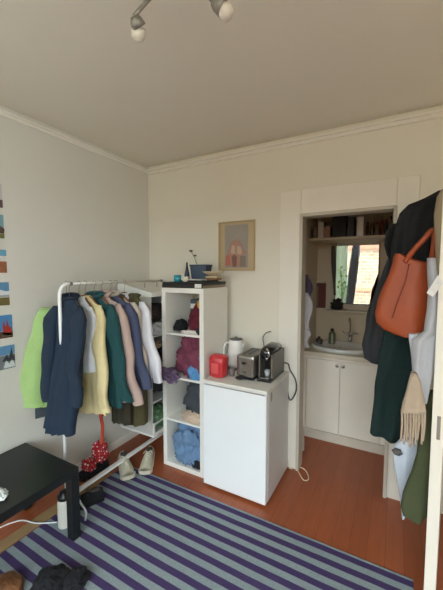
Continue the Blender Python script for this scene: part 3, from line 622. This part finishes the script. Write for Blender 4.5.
# toaster
t = thing('toaster', 'steel two-slot toaster between the kettle and the coffee machine', 'toaster', (-.98, 2.24, zt))
tz = zt; X0, X1, Y0, Y1 = -1.032, -.885, 2.09, 2.37
P('housing', MB().box((X0, Y0, tz+.015), (X1, Y1, tz+.185)), steel, t, bevel=.022)
P('base', MB().box((X0+.008, Y0+.008, tz), (X1-.008, Y1-.008, tz+.0145)), blkpl, t, bevel=.003)
P('top_trim', MB().box((X0+.025, Y0+.03, tz+.183), (X1-.025, Y1-.03, tz+.1865)), M('toaster_top', (120, 114, 106), .35, metal=.6), t, bevel=.002)
for x in (-.998, -.955): P('slot', MB().box((x, Y0+.045, tz+.1866), (x+.024, Y1-.045, tz+.1885)), blkpl, t)
P('lever', MB().box((X0+.055, Y0-.018, tz+.12), (X0+.085, Y0-.001, tz+.135)), blkpl, t, bevel=.003)
P('dial', MB().lathe([(.014, 0), (.012, .012)], (X0+.07, Y0-.0005, tz+.055), 16, Matrix.Rotation(R(90), 4, 'X')), M('dial_grey', (90, 86, 82), .4), t)
# coffee machine
t = thing('coffee_machine', 'black and steel capsule coffee machine at the right of the fridge top', 'coffee machine', (-.82, 2.27, zt))
mc = M('machine_black', (34, 33, 34), .25, coat=.4); X0, X1 = -.872, -.762
P('side_shell', MB().box((X0, 2.14, tz+.02), (X0+.014, 2.42, tz+.20)), M('machine_grey', (112, 108, 102), .35, metal=.4), t, bevel=.005)
P('side_shell', MB().box((X1-.014, 2.14, tz+.02), (X1, 2.42, tz+.20)), mats['machine_grey'], t, bevel=.005)
P('drip_base', MB().box((X0, 2.11, tz), (X1, 2.42, tz+.0195)), mc, t, bevel=.004)
P('rear_body', MB().box((X0+.015, 2.25, tz+.02), (X1-.015, 2.42, tz+.20)), mc, t, bevel=.004)
hd = MB(); hd.tube([((X0+X1)/2, 2.115, tz+.205), ((X0+X1)/2, 2.16, tz+.215), ((X0+X1)/2, 2.30, tz+.215), ((X0+X1)/2, 2.41, tz+.20)], [.032, .043, .047, .036], 20)
P('brew_head', hd, mc, t, smooth=True)
P('spout', MB().tube([((X0+X1)/2, 2.17, tz+.175), ((X0+X1)/2, 2.17, tz+.145)], [.016, .010], 14), chrome, t, smooth=True)
P('lever', MB().tube([((X0+X1)/2+.01, 2.13, tz+.245), ((X0+X1)/2+.032, 2.12, tz+.225), ((X0+X1)/2+.036, 2.115, tz+.19)], .009, 10), chrome, t, smooth=True, label='chrome lever')
P('drip_tray', MB().box((X0+.018, 2.12, tz+.0205), (X1-.018, 2.24, tz+.028)), steel, t, bevel=.002)
P('espresso_cup', MB().lathe([(.018, 0), (.023, .04), (.021, .04), (.016, .004), (0, .004)], ((X0+X1)/2, 2.185, tz+.0285), 16), M('glass_pale', (180, 182, 184), .15), t, smooth=True)
# wire rising behind
q = ay(264, 347, 2.43); q1 = ay(263, 338, 2.43); q2 = ay(271, 331.5, 2.43)
top('bent_cord', MB().tube(spline([(q.x, 2.43, tz+.003), tuple(q), tuple(q1), tuple(ay(266, 333, 2.43)), tuple(q2)]), .0045, 8), M('cord_grey', (120, 116, 110), .5), 'grey bent cord rising behind the toaster against the wall', 'cord', smooth=True)
top('power_cable', MB().tube(spline([(-.775, 2.43, tz+.07), (-.735, 2.435, tz+.065), tuple(ay(290, 370, 2.445)), tuple(ay(295.5, 380, 2.445)), tuple(ay(296, 391, 2.445)), tuple(ay(291, 400, 2.445)), tuple(ay(288, 394, 2.445)), tuple(ay(287.5, 375, 2.448))]), .0055, 8), M('cable_dark', (74, 78, 82), .5), 'dark grey power cable looping down beside the door casing', 'cable', smooth=True)
# small stuff
p = az(231, 375, zt); top('blue_jar', MB().lathe([(.018, 0), (.02, .004), (.02, .028), (.016, .034), (0, .035)], (p.x, p.y, zt), 18), M('lid_blue', (110, 134, 158), .4), 'small blue-grey jar in front of the kettle', 'jar', smooth=True)
p = az(240, 379, zt); top('dark_saucer', MB().lathe([(.022, 0), (.034, .006), (.038, .012), (.030, .008), (0, .006)], (p.x, p.y, zt), 22), M('saucer_dark', (72, 62, 56), .4), 'small dark saucer at the front of the fridge top', 'saucer', smooth=True)
p = az(250, 371, zt)
top('glass_tumbler', MB().lathe([(.020, 0), (.024, .06), (.022, .06), (.018, .005), (0, .005)], (-1.085, 2.13, zt), 18), M('tumbler', (120, 112, 106), .2), 'small grey glass between the kettle and the toaster', 'glass', smooth=True)
# fridge cable loop on the floor
top('extension_cable', MB().tube(spline([(-.728, 2.462, .06), (-.715, 2.452, .008), tuple(az(296, 468, .006)), tuple(az(303, 479.5, .006)), tuple(az(308.5, 479, .006)), tuple(az(306, 471, .006)), tuple(az(299, 467, .006)), (-.70, 2.45, .008)], 8), .0045, 8), M('cable_cream', (224, 206, 176), .5), 'cream cable looping on the floor beside the fridge', 'cable', smooth=True)

# ------------------------------------------------------------ basin nook
VX0, VX1, VY, VZ = -.770, .03, 3.045, .862
t = thing('vanity_cabinet', 'white two-door vanity cabinet below the basin in the nook', 'cabinet', (-.36, 3.3, 0))
vm = M('vanity_white', (238, 232, 218), .5, var=.03)
P('carcass', MB().box((VX0, VY+.02, .0), (VX1, NB-.002, .817)), vm, t)
P('plinth', MB().box((VX0, VY+.004, 0), (VX1, VY+.0195, .085)), M('plinth_white', (214, 206, 190), .5), t)
cx_ = -.425
for a, b, kx in ((VX0+.035, cx_-.002, cx_-.025), (cx_+.002, VX1-.11, cx_+.028)):
    d = P('door', MB().box((a, VY, .095), (b, VY+.0195, .792)), vm, t, bevel=.003)
    P('knob', MB().lathe([(.008, 0), (.008, .012), (.015, .016), (.016, .024), (.008, .028), (0, .028)], (kx, VY-.0005, .757), 18, Matrix.Rotation(R(90), 4, 'X')), chrome, d, smooth=True)
P('side_filler', MB().box((VX0, VY, .095), (VX0+.03, VY+.0195, .817)).box((VX1-.105, VY, .095), (VX1, VY+.0195, .817)).box((VX0+.03, VY, .796), (VX1-.105, VY+.0195, .817)), vm, t)
P('worktop', MB().box((VX0, VY-.02, .8175), (VX1, NB-.002, VZ)), M('worktop_cream', (216, 206, 186), .45), t, bevel=.006)
bc = Vector((-.46, 3.29, VZ))
t = thing('wash_basin', 'oval white wash basin set in the vanity worktop', 'basin', bc)
P('basin_bowl', MB().lathe([(.0, .004), (.10, .006), (.17, .018), (.20, .032), (.215, .036), (.225, .03), (.228, .001), (.0, .001)][::-1], bc, 40, Matrix.Diagonal((1.25, .95, 1, 1))), M('ceramic', (226, 226, 220), .15, coat=.5), t, smooth=True)
P('drain', MB().lathe([(.018, 0), (.018, .004), (0, .005)], bc+Vector((0, 0, .006)), 16), chrome, t, smooth=True)
q = ay(350, 336, 3.52); fc = Vector((q.x, 3.52, VZ+.0005))
t = thing('tap', 'chrome cross-handled tap behind the wash basin', 'tap', fc)
P('tap_body', MB().tube([fc, fc+Vector((0, 0, .10))], [.02, .014], 14), chrome, t, smooth=True)
tp = fc+Vector((0, 0, .10))
P('spout', MB().tube(spline([tp, tp+Vector((0, 0, .12)), tp+Vector((0, -.02, .17)), tp+Vector((0, -.07, .185)), tp+Vector((0, -.10, .15))]), .009, 12), chrome, t, smooth=True)
for s_ in (-1, 1): P('handle', MB().tube([tp+Vector((s_*.008, 0, -.005)), tp+Vector((s_*.055, -.01, .03))], .008, 10).tube([tp+Vector((s_*.055-.02, -.01, .04)), tp+Vector((s_*.055+.02, -.01, .022))], .006, 8), chrome, t, smooth=True)
# mirror, ledge, upper shelf
a, b = ay(337, 243, NB-.02), ay(377, 304.5, NB-.02)
t = thing('wall_mirror', 'rectangular mirror above the basin reflecting a bright window', 'mirror', ((a.x+b.x)/2, NB, b.z))
mt_ = Matrix.Rotation(R(3), 4, 'Z')
P('mirror_glass', MB().box((a.x, NB-.032, b.z), (b.x, NB-.024, a.z), rz=R(3)), mirror_m, t)
P('backing', MB().box((a.x-.012, NB-.0118, b.z-.012), (b.x+.012, NB-.001, a.z+.012)), M('mirror_back', (120, 108, 92), .6), t)
P('light_strip', MB().box((a.x-.02, NB-.06, a.z+.013), (b.x+.06, NB-.001, a.z+.05)), M('strip_beige', (170, 156, 132), .6), t, bevel=.004)
a2, b2 = ay(326, 309, NB-.05), ay(362, 311, NB-.05)
struct('trim_5', MB().box((a2.x, NB-.11, a2.z-.02), (b2.x+.05, NB-.0005, a2.z)), M('ledge_cream', (206, 194, 170), .5), bevel=.003)
LZ = a2.z
US = ay(340, 239.5, 3.20).z
t = top('wall_shelf', MB().box((NL+.001, 3.18, US-.0), (NR+.058, NB-.001, US+.022)), M('shelf_cream', (190, 176, 148), .55), 'cream shelf board across the top of the nook', 'shelf', bevel=.002)
uz = US+.0225
def bxi(name, label, px0, px1, hpx, y, d, c, cat='box', grp='things on the nook shelf', rz=0, cap=None):
    p, q = ay(px0, 236, y), ay(px1, 236, y); h = abs(hpx)*3.0/F*1.08
    if cap is None: return top(name, MB().box((p.x, y, uz), (q.x, y+d, uz+h), rz=rz), M('c_%d_%d_%d' % c, c, .5), label, cat, grp, bevel=.003)
    r_ = (q.x-p.x)/2; cc = ((p.x+q.x)/2, y+r_, uz)
    o = thing(name, label, cat, cc, grp)
    P('bottle_body', MB().lathe([(r_*.9, 0), (r_, .01), (r_, h*.66), (r_*.45, h*.78), (r_*.4, h*.84)], cc, 18), M('c_%d_%d_%d' % c, c, .4), o, smooth=True)
    P('cap', MB().lathe([(r_*.5, h*.84), (r_*.5, h), (0, h)], cc, 16), M('c_%d_%d_%d' % cap, cap, .4), o, smooth=True)
    return o
bxi('toiletry_bottle', 'grey-green bottle at the left end of the nook shelf', 307.5, 312, 13, 3.26, .08, (104, 104, 92), 'bottle', cap=(70, 66, 60))
bxi('toiletry_bottle', 'pale bottle second from the left end of the nook shelf', 313, 317, 14, 3.27, .08, (170, 160, 150), 'bottle', cap=(150, 140, 130))
bxi('small_box', 'white box with a tan base near the left end of the nook shelf', 318, 323.5, 16, 3.26, .10, (224, 216, 204))
bxi('small_box', 'pinkish box left of the tall black box on the nook shelf', 324, 330, 11, 3.25, .10, (176, 140, 124))
bxi('black_box', 'tall black box standing on the nook shelf', 332, 346, 22, 3.26, .16, (26, 30, 30))
bxi('small_box', 'dark slate box right of the black box on the nook shelf', 346.8, 354, 19, 3.27, .14, (50, 56, 62))
bxi('small_box', 'tall white carton in the middle of the nook shelf', 356.5, 363.5, 17, 3.20, .09, (236, 232, 222))
cols = [((96, 50, 40), (40, 30, 30)), ((70, 58, 50), (190, 180, 160)), ((128, 112, 90), (60, 40, 36)), ((110, 44, 40), (170, 150, 130)), ((58, 48, 44), (150, 46, 40)), ((150, 130, 104), (60, 52, 46)), ((86, 40, 38), (30, 26, 26))]
wh = ['reddish brown bottle right of the white carton on the nook shelf', 'dark brown bottle with a pale cap on the nook shelf', 'tan bottle with a dark cap on the nook shelf', 'dark red bottle with a beige cap on the nook shelf', 'near-black bottle with a red cap on the nook shelf', 'light tan bottle near the right end of the nook shelf', 'maroon bottle at the right end of the nook shelf']
for i, (c_, cp) in enumerate(cols):
    x0 = 365.5 + i*4.6; bxi('toiletry_bottle', wh[i], x0, x0+3.9, [13, 16, 12, 18, 14, 17, 21][i], 3.25+.03*(i % 2), .08, c_, 'bottle', cap=cp)
# ledge items
def small(name, label, cat, px, y, r_, h, m, z=None, cap=None):
    p = ay(px, 300, y); c_ = (p.x, y, z); o = thing(name, label, cat, c_)
    P('bottle_body', MB().lathe([(r_*.9, 0), (r_, h*.1), (r_, h*.7), (r_*.4, h*.85)], c_, 16), m, o, smooth=True)
    P('cap', MB().lathe([(r_*.42, h*.85), (r_*.42, h), (0, h)], c_, 14), cap or blkpl, o, smooth=True)
small('soap_dispenser', 'olive green soap bottle standing left of the tap', 'bottle', 333, 3.42, .036, .17, M('soap_green', (110, 110, 84), .3), VZ+.0005)
small('jar', 'small dark jar at the left back of the vanity worktop', 'jar', 320, 3.34, .035, .09, M('jar_dark', (78, 70, 62), .4), VZ+.0005)
pile('dark_flower', 'dark bunch of dried flowers on the ledge left of the mirror', 'dried flowers', (ay(337, 300, NB-.06).x, NB-.055, LZ+.036), (.05, .03, .060), G('flower_dark', (42, 40, 36)), 51, amp=.8, freq=4)
p = ay(345, 300, NB-.07); top('shell_dish', MB().lathe([(.02, 0), (.03, .015), (.028, .015), (.012, .004), (0, .004)], (p.x, NB-.07, LZ+.0005), 16), M('pink_dish', (200, 160, 144), .5), 'small pink dish on the ledge under the mirror', 'dish', smooth=True)
# dark cloth strip left of mirror
a, b = ay(333.5, 246, NB-.03), ay(335, 296, NB-.03)
ct = MB().loft([((a.x+(b.x-a.x)*t_, NB-.045, a.z+(b.z-a.z)*t_), (.018+.006*math.sin(t_*5)), .012) for t_ in [i/12 for i in range(13)]], n=24, fold=.006, k=110, seed=4)
top('dark_towel', ct, G('towel_dark', (88, 84, 72)), 'narrow dark green-grey towel hanging left of the basin mirror', 'towel', smooth=True)
# small shelf + picture on the left
a, b = ay(311, 283, 3.45), ay(325, 308, 3.45)
t = thing('bathroom_picture', 'small brown and red picture on the nook wall left of the mirror', 'picture', ((a.x+b.x)/2, 3.6, b.z))
a, b = ay(311.5, 283, NB-.01), ay(325.5, 308, NB-.01)
P('picture_frame', MB().box((a.x, NB-.02, b.z), (b.x, NB-.001, a.z)), M('pic_brown', (92, 62, 52), .6), t, bevel=.002)
P('picture_image', MB().mat(0).box((a.x+.012, NB-.0225, b.z+.015), ((a.x+b.x)/2, NB-.0202, a.z-.03)).mat(1).box(((a.x+b.x)/2, NB-.0225, b.z+.015), (b.x-.01, NB-.0202, a.z-.015)), [M('pic_tan', (130, 116, 92), .6), M('pic_red', (104, 44, 40), .6)], t)
P('picture_rail', MB().box((a.x-.02, NB-.05, a.z+.01), (b.x+.005, NB-.001, a.z+.022)), mats['ledge_cream'], t, bevel=.002)
# towels hanging on the nook's left wall
def hang_cloth(name, label, cat, px, y, z1, z0, hw, th, m, seed, k=90, fold=.008, cx=None, u=(1, 0, 0), w=(0, 1, 0), wob=.01):
    x = cx if cx is not None else px
    ct = MB().loft([((x+wob*math.sin(t_*7+seed), y, z1+(z0-z1)*t_), hw*(.55+.45*min(1, t_*4))*(1+.15*math.sin(t_*6+seed)), th*(.6+.4*min(1, t_*4))) for t_ in [i/14 for i in range(15)]], n=28, fold=fold, k=k, seed=seed, u=u, w=w)
    return top(name, ct, m, label, cat, smooth=True)
hk = az(306, 272, 1.6)
t = thing('towel_hooks', 'small white hook rail on the left nook wall', 'hook rail', (NL, 2.80, 1.6))
P('rail', MB().box((NL+.0005, 2.70, 1.58), (NL+.012, 2.92, 1.61)), trim_m, t, bevel=.002)
for y in (2.75, 2.87): P('hook', MB().tube([(NL+.012, y, 1.595), (NL+.03, y, 1.592), (NL+.035, y, 1.605)], .003, 6), chrome, t, smooth=True)
hang_cloth('purple_cloth', 'dark purple cloth at the top of the towels in the nook', 'towel', -.700, 2.87, 1.60, 1.36, .034, .018, G('nook_purple', (84, 76, 96)), 61)
hang_cloth('striped_towel', 'white towel with grey folds hanging on the left nook wall', 'towel', -.692, 2.80, 1.44, 1.10, .046, .022, G('nook_white', (206, 206, 210)), 62)
hang_cloth('white_towel', 'crumpled white towel hanging lowest on the left nook wall', 'towel', -.690, 2.75, 1.13, .96, .046, .022, G('nook_white2', (196, 196, 198)), 63)
hang_cloth('grey_bath_towel', 'long greyish white towel hanging down to the floor in the nook', 'towel', -.716, 2.70, .96, .05, .044, .02, G('nook_grey', (192, 188, 178)), 64)

# ------------------------------------------------------------ open door with coats (right edge)
t = bpy.data.objects.new('door_1', None); col.objects.link(t); t['kind'] = 'structure'; 
PX0, PX1, PY0, PY1, PZ = .166, .214, 1.69, 2.44, 2.02
P('door_leaf', MB().add([(PX0, PY0, .012), (PX1, PY0, .012), (PX1+.10, PY1, .012), (PX0+.10, PY1, .012), (PX0, PY0, PZ), (PX1, PY0, PZ), (PX1+.10, PY1, PZ), (PX0+.10, PY1, PZ)], [(3, 2, 1, 0), (4, 5, 6, 7), (0, 1, 5, 4), (1, 2, 6, 5), (2, 3, 7, 6), (3, 0, 4, 7)]), M('door_white', (232, 228, 214), .45, var=.02), t, bevel=.003)
P('latch_plate', MB().box((PX0+.02, PY0-.0015, .86), (PX0+.034, PY0+.001, .97)), M('latch_grey', (150, 146, 136), .4, metal=.4), t)
P('hinge', MB().tube([(PX0+.10, PY1+.006, .3), (PX0+.10, PY1+.006, .4)], .006, 8).tube([(PX0+.10, PY1+.006, 1.6), (PX0+.10, PY1+.006, 1.7)], .006, 8), steel, t)
top('purple_cloth_bundle', MB().loft([(Vector((.47+.02*math.sin(z*5), 1.82, .01+z)), .12-.03*z, .10) for z in [1.05*i/14 for i in range(15)][::-1]], fold=.012, k=70, seed=90), G('dark_purple_cloth', (58, 44, 66)), 'dark purple cloth bundle behind the white door at the right border', 'cloth', smooth=True)
hk_m = steel
hr = thing('door_hook_rack', 'metal over-door hooks carrying the coats', 'hook rack', (PX0, 2.0, 1.9))
P('hook_strip', MB().box((PX0+.03, 2.0, 1.93), (PX0+.036, 2.36, 1.955)), steel, hr, bevel=.001)
HY = (2.06, 2.16, 2.26)
for y in HY: P('hook', MB().tube([(PX0+.03, y, 1.94), (PX0-.01, y, 1.93), (PX0-.02, y, 1.955)], .005, 8), steel, hr, smooth=True)
def outl(name, label, cat, rows, m, seed=0, y=2.0, th=.06, fold=.018, k=85, part=None, yaw=0, n=48, **kw):
    # rows: (py, px left, px right) measured on a plane y; becomes a rounded, folded body of that outline with true depth
    secs = []
    for i, r_ in enumerate(rows):
        py, a, b = r_[:3]; yy = r_[3] if len(r_) > 3 else y; tt = r_[4] if len(r_) > 4 else th
        pyr = r_[5] if len(r_) > 5 else py + .12*(b-a)*0
        p, q = ay(a, py, yy), ay(b, pyr, yy); c = (p+q)/2; secs.append((c, (q-p).length/2, tt, (q.z-p.z)/max(.01, (q-p).length)))
    # densify
    den = []
    for i in range(len(secs)-1):
        c0, a0, t0, s0_ = secs[i]; c1, a1, t1, s1_ = secs[i+1]; N = max(2, int((c0-c1).length/.03))
        for j in range(N):
            s_ = j/N; den.append((c0.lerp(c1, s_), a0+(a1-a0)*s_, t0+(t1-t0)*s_, s0_+(s1_-s0_)*s_))
    den.append(secs[-1])
    mb = MB().loft(den, n=n, fold=fold, k=k, seed=seed, **kw)
    if part: return P(name, mb, m, part, smooth=True)
    return top(name, mb, m, label, cat, smooth=True)
blackc = G('coat_black', (28, 30, 32)); charc = G('coat_charcoal', (52, 54, 57))
o = thing('charcoal_coat', 'long charcoal coat on the door, its edge overlapping the doorway', 'coat', (.1, 2.22, 1.9))
outl('coat_body', None, None, [(214, 424, 432), (219, 408, 432), (227, 398, 433), (240, 393, 433), (262, 386, 433), (290, 375, 432), (320, 365, 431), (345, 361, 430), (358, 363, 428), (366, 380, 424)], charc, 71, y=2.22, th=.05, part=o)
outl('collar', None, None, [(224, 392, 408, 2.16), (232, 386, 410, 2.16), (245, 384.5, 408, 2.16), (256, 387, 404, 2.16), (262, 392, 400, 2.16)], blackc, 72, y=2.16, th=.035, part=o)
o = thing('black_jacket', 'black jacket draped over the top of the door above the orange bag', 'jacket', (.1, 1.98, 1.95))
outl('jacket_body', None, None, [(193, 436, 441), (199, 424, 441), (205, 409, 440), (214, 400, 440), (226, 395, 440), (245, 392, 439), (265, 391, 438), (300, 392, 436), (335, 394, 434)], blackc, 73, y=1.98, th=.055, part=o)
outl('dark_green_coat', 'dark green long coat hanging below the orange bag', 'coat', [(300, 392, 424), (330, 384, 422), (350, 380, 420), (380, 376, 415), (405, 373, 409, 2.10, .045, 412), (420, 371.5, 407, 2.10, .045, 432), (431, 370, 405.5, 2.10, .04, 445)], G('coat_green', (22, 46, 44)), 74, y=2.10, th=.045, k=60, hem=0)
# orange bag
om = M('orange_leather', (158, 70, 28), .5, var=.08, bump=.25, bscale=14)
o = thing('orange_bag', 'orange-brown leather shoulder bag hanging in front of the coats', 'bag', (.04, 1.86, 1.4))
outl('bag_body', None, None, [(254, 395, 401), (258, 393.5, 409), (263, 393, 429), (272, 390, 433), (285, 384, 433), (300, 377, 433), (313, 373, 432), (322, 374, 430), (329, 382, 427), (334, 394, 420), (336, 402, 412)], om, 75, y=1.86, th=.05, fold=.004, k=40, part=o, grow=False, hem=0)
s0 = ay(405, 262, 1.82); s1 = ay(432, 234, 1.80); s2 = ay(430, 268, 1.83); hp = Vector((PX0-.05, 1.80, 1.70))
P('strap', MB().tube(spline([s0, ay(414, 250, 1.80), ay(425, 238, 1.79), ay(433, 230, 1.79), ay(434.5, 238, 1.80), ay(433, 252, 1.81), s2]), .013, 10), om, o, smooth=True)
P('seam', MB().tube(spline([ay(409, 264, 1.807), ay(405, 282, 1.80), ay(398, 300, 1.80), ay(392, 318, 1.803)]), .0025, 6), M('seam_dark', (120, 52, 24), .6), o, smooth=True)
# pale coat and sleeve, tan coat, scarf
outl('tan_coat', 'tan coat at the top right edge on the door', 'coat', [(190, 441, 446), (197, 436.5, 456), (215, 434, 458), (240, 434.5, 458), (262, 436, 456), (275, 438, 454)], G('tan_coat', (150, 132, 106)), 76, y=1.73, th=.03, fold=.004)
outl('grey_shirt', 'light grey shirt hanging behind the fringed scarf', 'shirt', [(258, 427, 438), (270, 427, 440), (290, 428, 441), (310, 427, 441), (331, 424, 440), (340, 412, 438), (355, 412, 436), (372, 413, 434), (388, 417, 430), (402, 420, 427)], G('shirt_grey', (180, 182, 186)), 77, y=1.755, th=.03, fold=.010, k=120)
outl('white_sleeve', 'white cloth hem poking out below the orange bag', 'cloth', [(333.5, 409, 426), (337, 409, 427), (350, 411, 425), (372, 413, 421)], G('hem_white', (204, 210, 216)), 78, y=1.80, th=.02, fold=.004)
rb = MB(); a, b, c_, d_ = ay(438, 275, 1.685), ay(443.5, 283, 1.685), ay(433, 297, 1.685), ay(426.5, 293, 1.685)
vs = [v + Vector((0, k_, 0)) for k_ in (0, .004) for v in (a, b, c_, d_)]
rb.add(vs, [(0, 1, 2, 3), (7, 6, 5, 4), (0, 4, 5, 1), (1, 5, 6, 2), (2, 6, 7, 3), (3, 7, 4, 0)])
top('white_ribbon', rb, G('ribbon_white', (220, 220, 216)), 'folded white tag hanging over the grey shirt at the right edge', 'tag')
o = thing('fringed_scarf', 'beige scarf with long fringe hanging from the door', 'scarf', (.1, 1.72, .9))
sm = G('scarf_beige', (178, 160, 138))
outl('scarf_body', None, None, [(372, 411, 416), (380, 409, 420), (392, 406, 423), (402, 402.5, 425), (412, 401, 426)], sm, 79, y=1.715, th=.02, fold=.005, k=140, part=o, hem=0)
for i in range(9):
    x0 = 402 + i*2.85; l_ = [441, 444, 442, 447, 445, 446, 440, 444, 441][i]
    P('fringe', MB().tube(spline([ay(x0, 409, 1.715), ay(x0+.4*math.sin(i*2), 425, 1.71), ay(x0-1.2+.8*math.sin(i*3), l_, 1.712)], 4), [.0052, .005, .005, .005, .0048, .0046, .0046, .0044, .0042][:9], 8), sm, o, smooth=True)
outl('white_tote', 'white cloth bag hanging low beside the olive jacket', 'bag', [(437, 402, 416), (445, 394, 417), (452, 393, 417), (465, 394, 416), (480, 397, 414), (500, 400, 410), (516, 402, 405)], G('tote_white', (196, 204, 214)), 80, y=1.92, th=.03, fold=.006, k=110, hem=0)
pile('grey_glove', 'small dark grey glove tucked on the white cloth bag', 'glove', ay(397, 452, 1.875), (.022, .012, .018), G('glove_grey', (92, 90, 88)), 81, flat=False)
outl('olive_jacket', 'olive green jacket hanging lowest near the door edge', 'jacket', [(392, 426, 437), (410, 424, 437), (430, 420, 436), (455, 417, 435), (475, 411, 433), (492, 404, 432), (505, 401.5, 431), (514, 404, 428), (519, 411, 421)], G('olive_jacket', (72, 78, 50)), 82, y=1.80, th=.035, fold=.008, k=80, hem=0)

# ------------------------------------------------------------ ceiling spotlights
zc = 2.47
gm = M('spot_grey', (150, 146, 136), .35, metal=.5); bm = M('bulb_white', (226, 220, 206), .3)
base = Vector((-.60, .70, CZ))
t = thing('ceiling_spotlight', 'grey curved spotlight bar with two white bulbs on the ceiling', 'ceiling light', base)
P('ceiling_plate', MB().lathe([(.05, -.03), (.055, -.025), (.055, -.0005)], base, 24), gm, t, smooth=True)
e1, e2 = at(150, -2, 2, 2.56), at(205, -6, 2, 2.56)
bar = spline([e1, base + Vector((-.08, .05, -.10)), base + Vector((.03, 0, -.10)), e2])
P('bar', MB().tube(bar, .010, 10).tube([base+Vector((0, 0, -.03)), base+Vector((0, 0, -.10))], .01, 10), gm, t, smooth=True)
for (px0, py0), (px1, py1), (px2, py2), e in (((134, 16), (139, 27), (137.5, 39), e1), ((213, 1), (223, 8), (229, 15.5), e2)):
    z_ = 2.50
    a, b, c_ = at(px0, py0, 2, z_), at(px1, py1, 2, z_-.02), at(px2, py2, 2, z_-.045)
    h_ = P('spot_head', MB().tube(spline([e, a], 3), .007, 8).tube([a, a.lerp(b, .35), b], [.014, .022, .027], 16), gm, t, smooth=True)
    P('bulb', MB().tube([b, b.lerp(c_, .5), c_, c_.lerp(b, -.25)], [.022, .026, .022, .008], 16), bm, h_, smooth=True)

# ------------------------------------------------------------ light
w = bpy.data.worlds.new('world'); sc.world = w; w.use_nodes = True; nt = w.node_tree
bg = nt.nodes['Background']; bg.inputs[0].default_value = (.82, .91, 1.0, 1); bg.inputs[1].default_value = 3.2
pl_ = bpy.data.lights.new('window_portal', 'AREA'); pl_.shape = 'RECTANGLE'; pl_.size = WX1-WX0; pl_.size_y = WZ1-WZ0; pl_.cycles.is_portal = True
po = bpy.data.objects.new('window_portal', pl_); col.objects.link(po); po.location = ((WX0+WX1)/2, FY-.11, (WZ0+WZ1)/2); po.rotation_euler = (R(90), 0, 0)
sl = bpy.data.lights.new('sun', 'SUN'); sl.energy = 1.2; sl.angle = R(2); sl.color = (1, .93, .82)
so_ = bpy.data.objects.new('sun', sl); col.objects.link(so_); so_.rotation_euler = (R(-42), 0, R(15))
d_ = so_.rotation_euler.to_matrix() @ Vector((0, 0, -1)); print('sun dir', d_)
sc.view_settings.view_transform = 'Standard'; sc.view_settings.look = 'None'; sc.view_settings.gamma = 1; sc.view_settings.use_curve_mapping = False
sc.view_settings.exposure = 2.3
sc.cycles.max_bounces = 12; sc.cycles.diffuse_bounces = 8; sc.cycles.transparent_max_bounces = 12
sc.cycles.use_denoising = True; sc.cycles.sample_clamp_indirect = 8
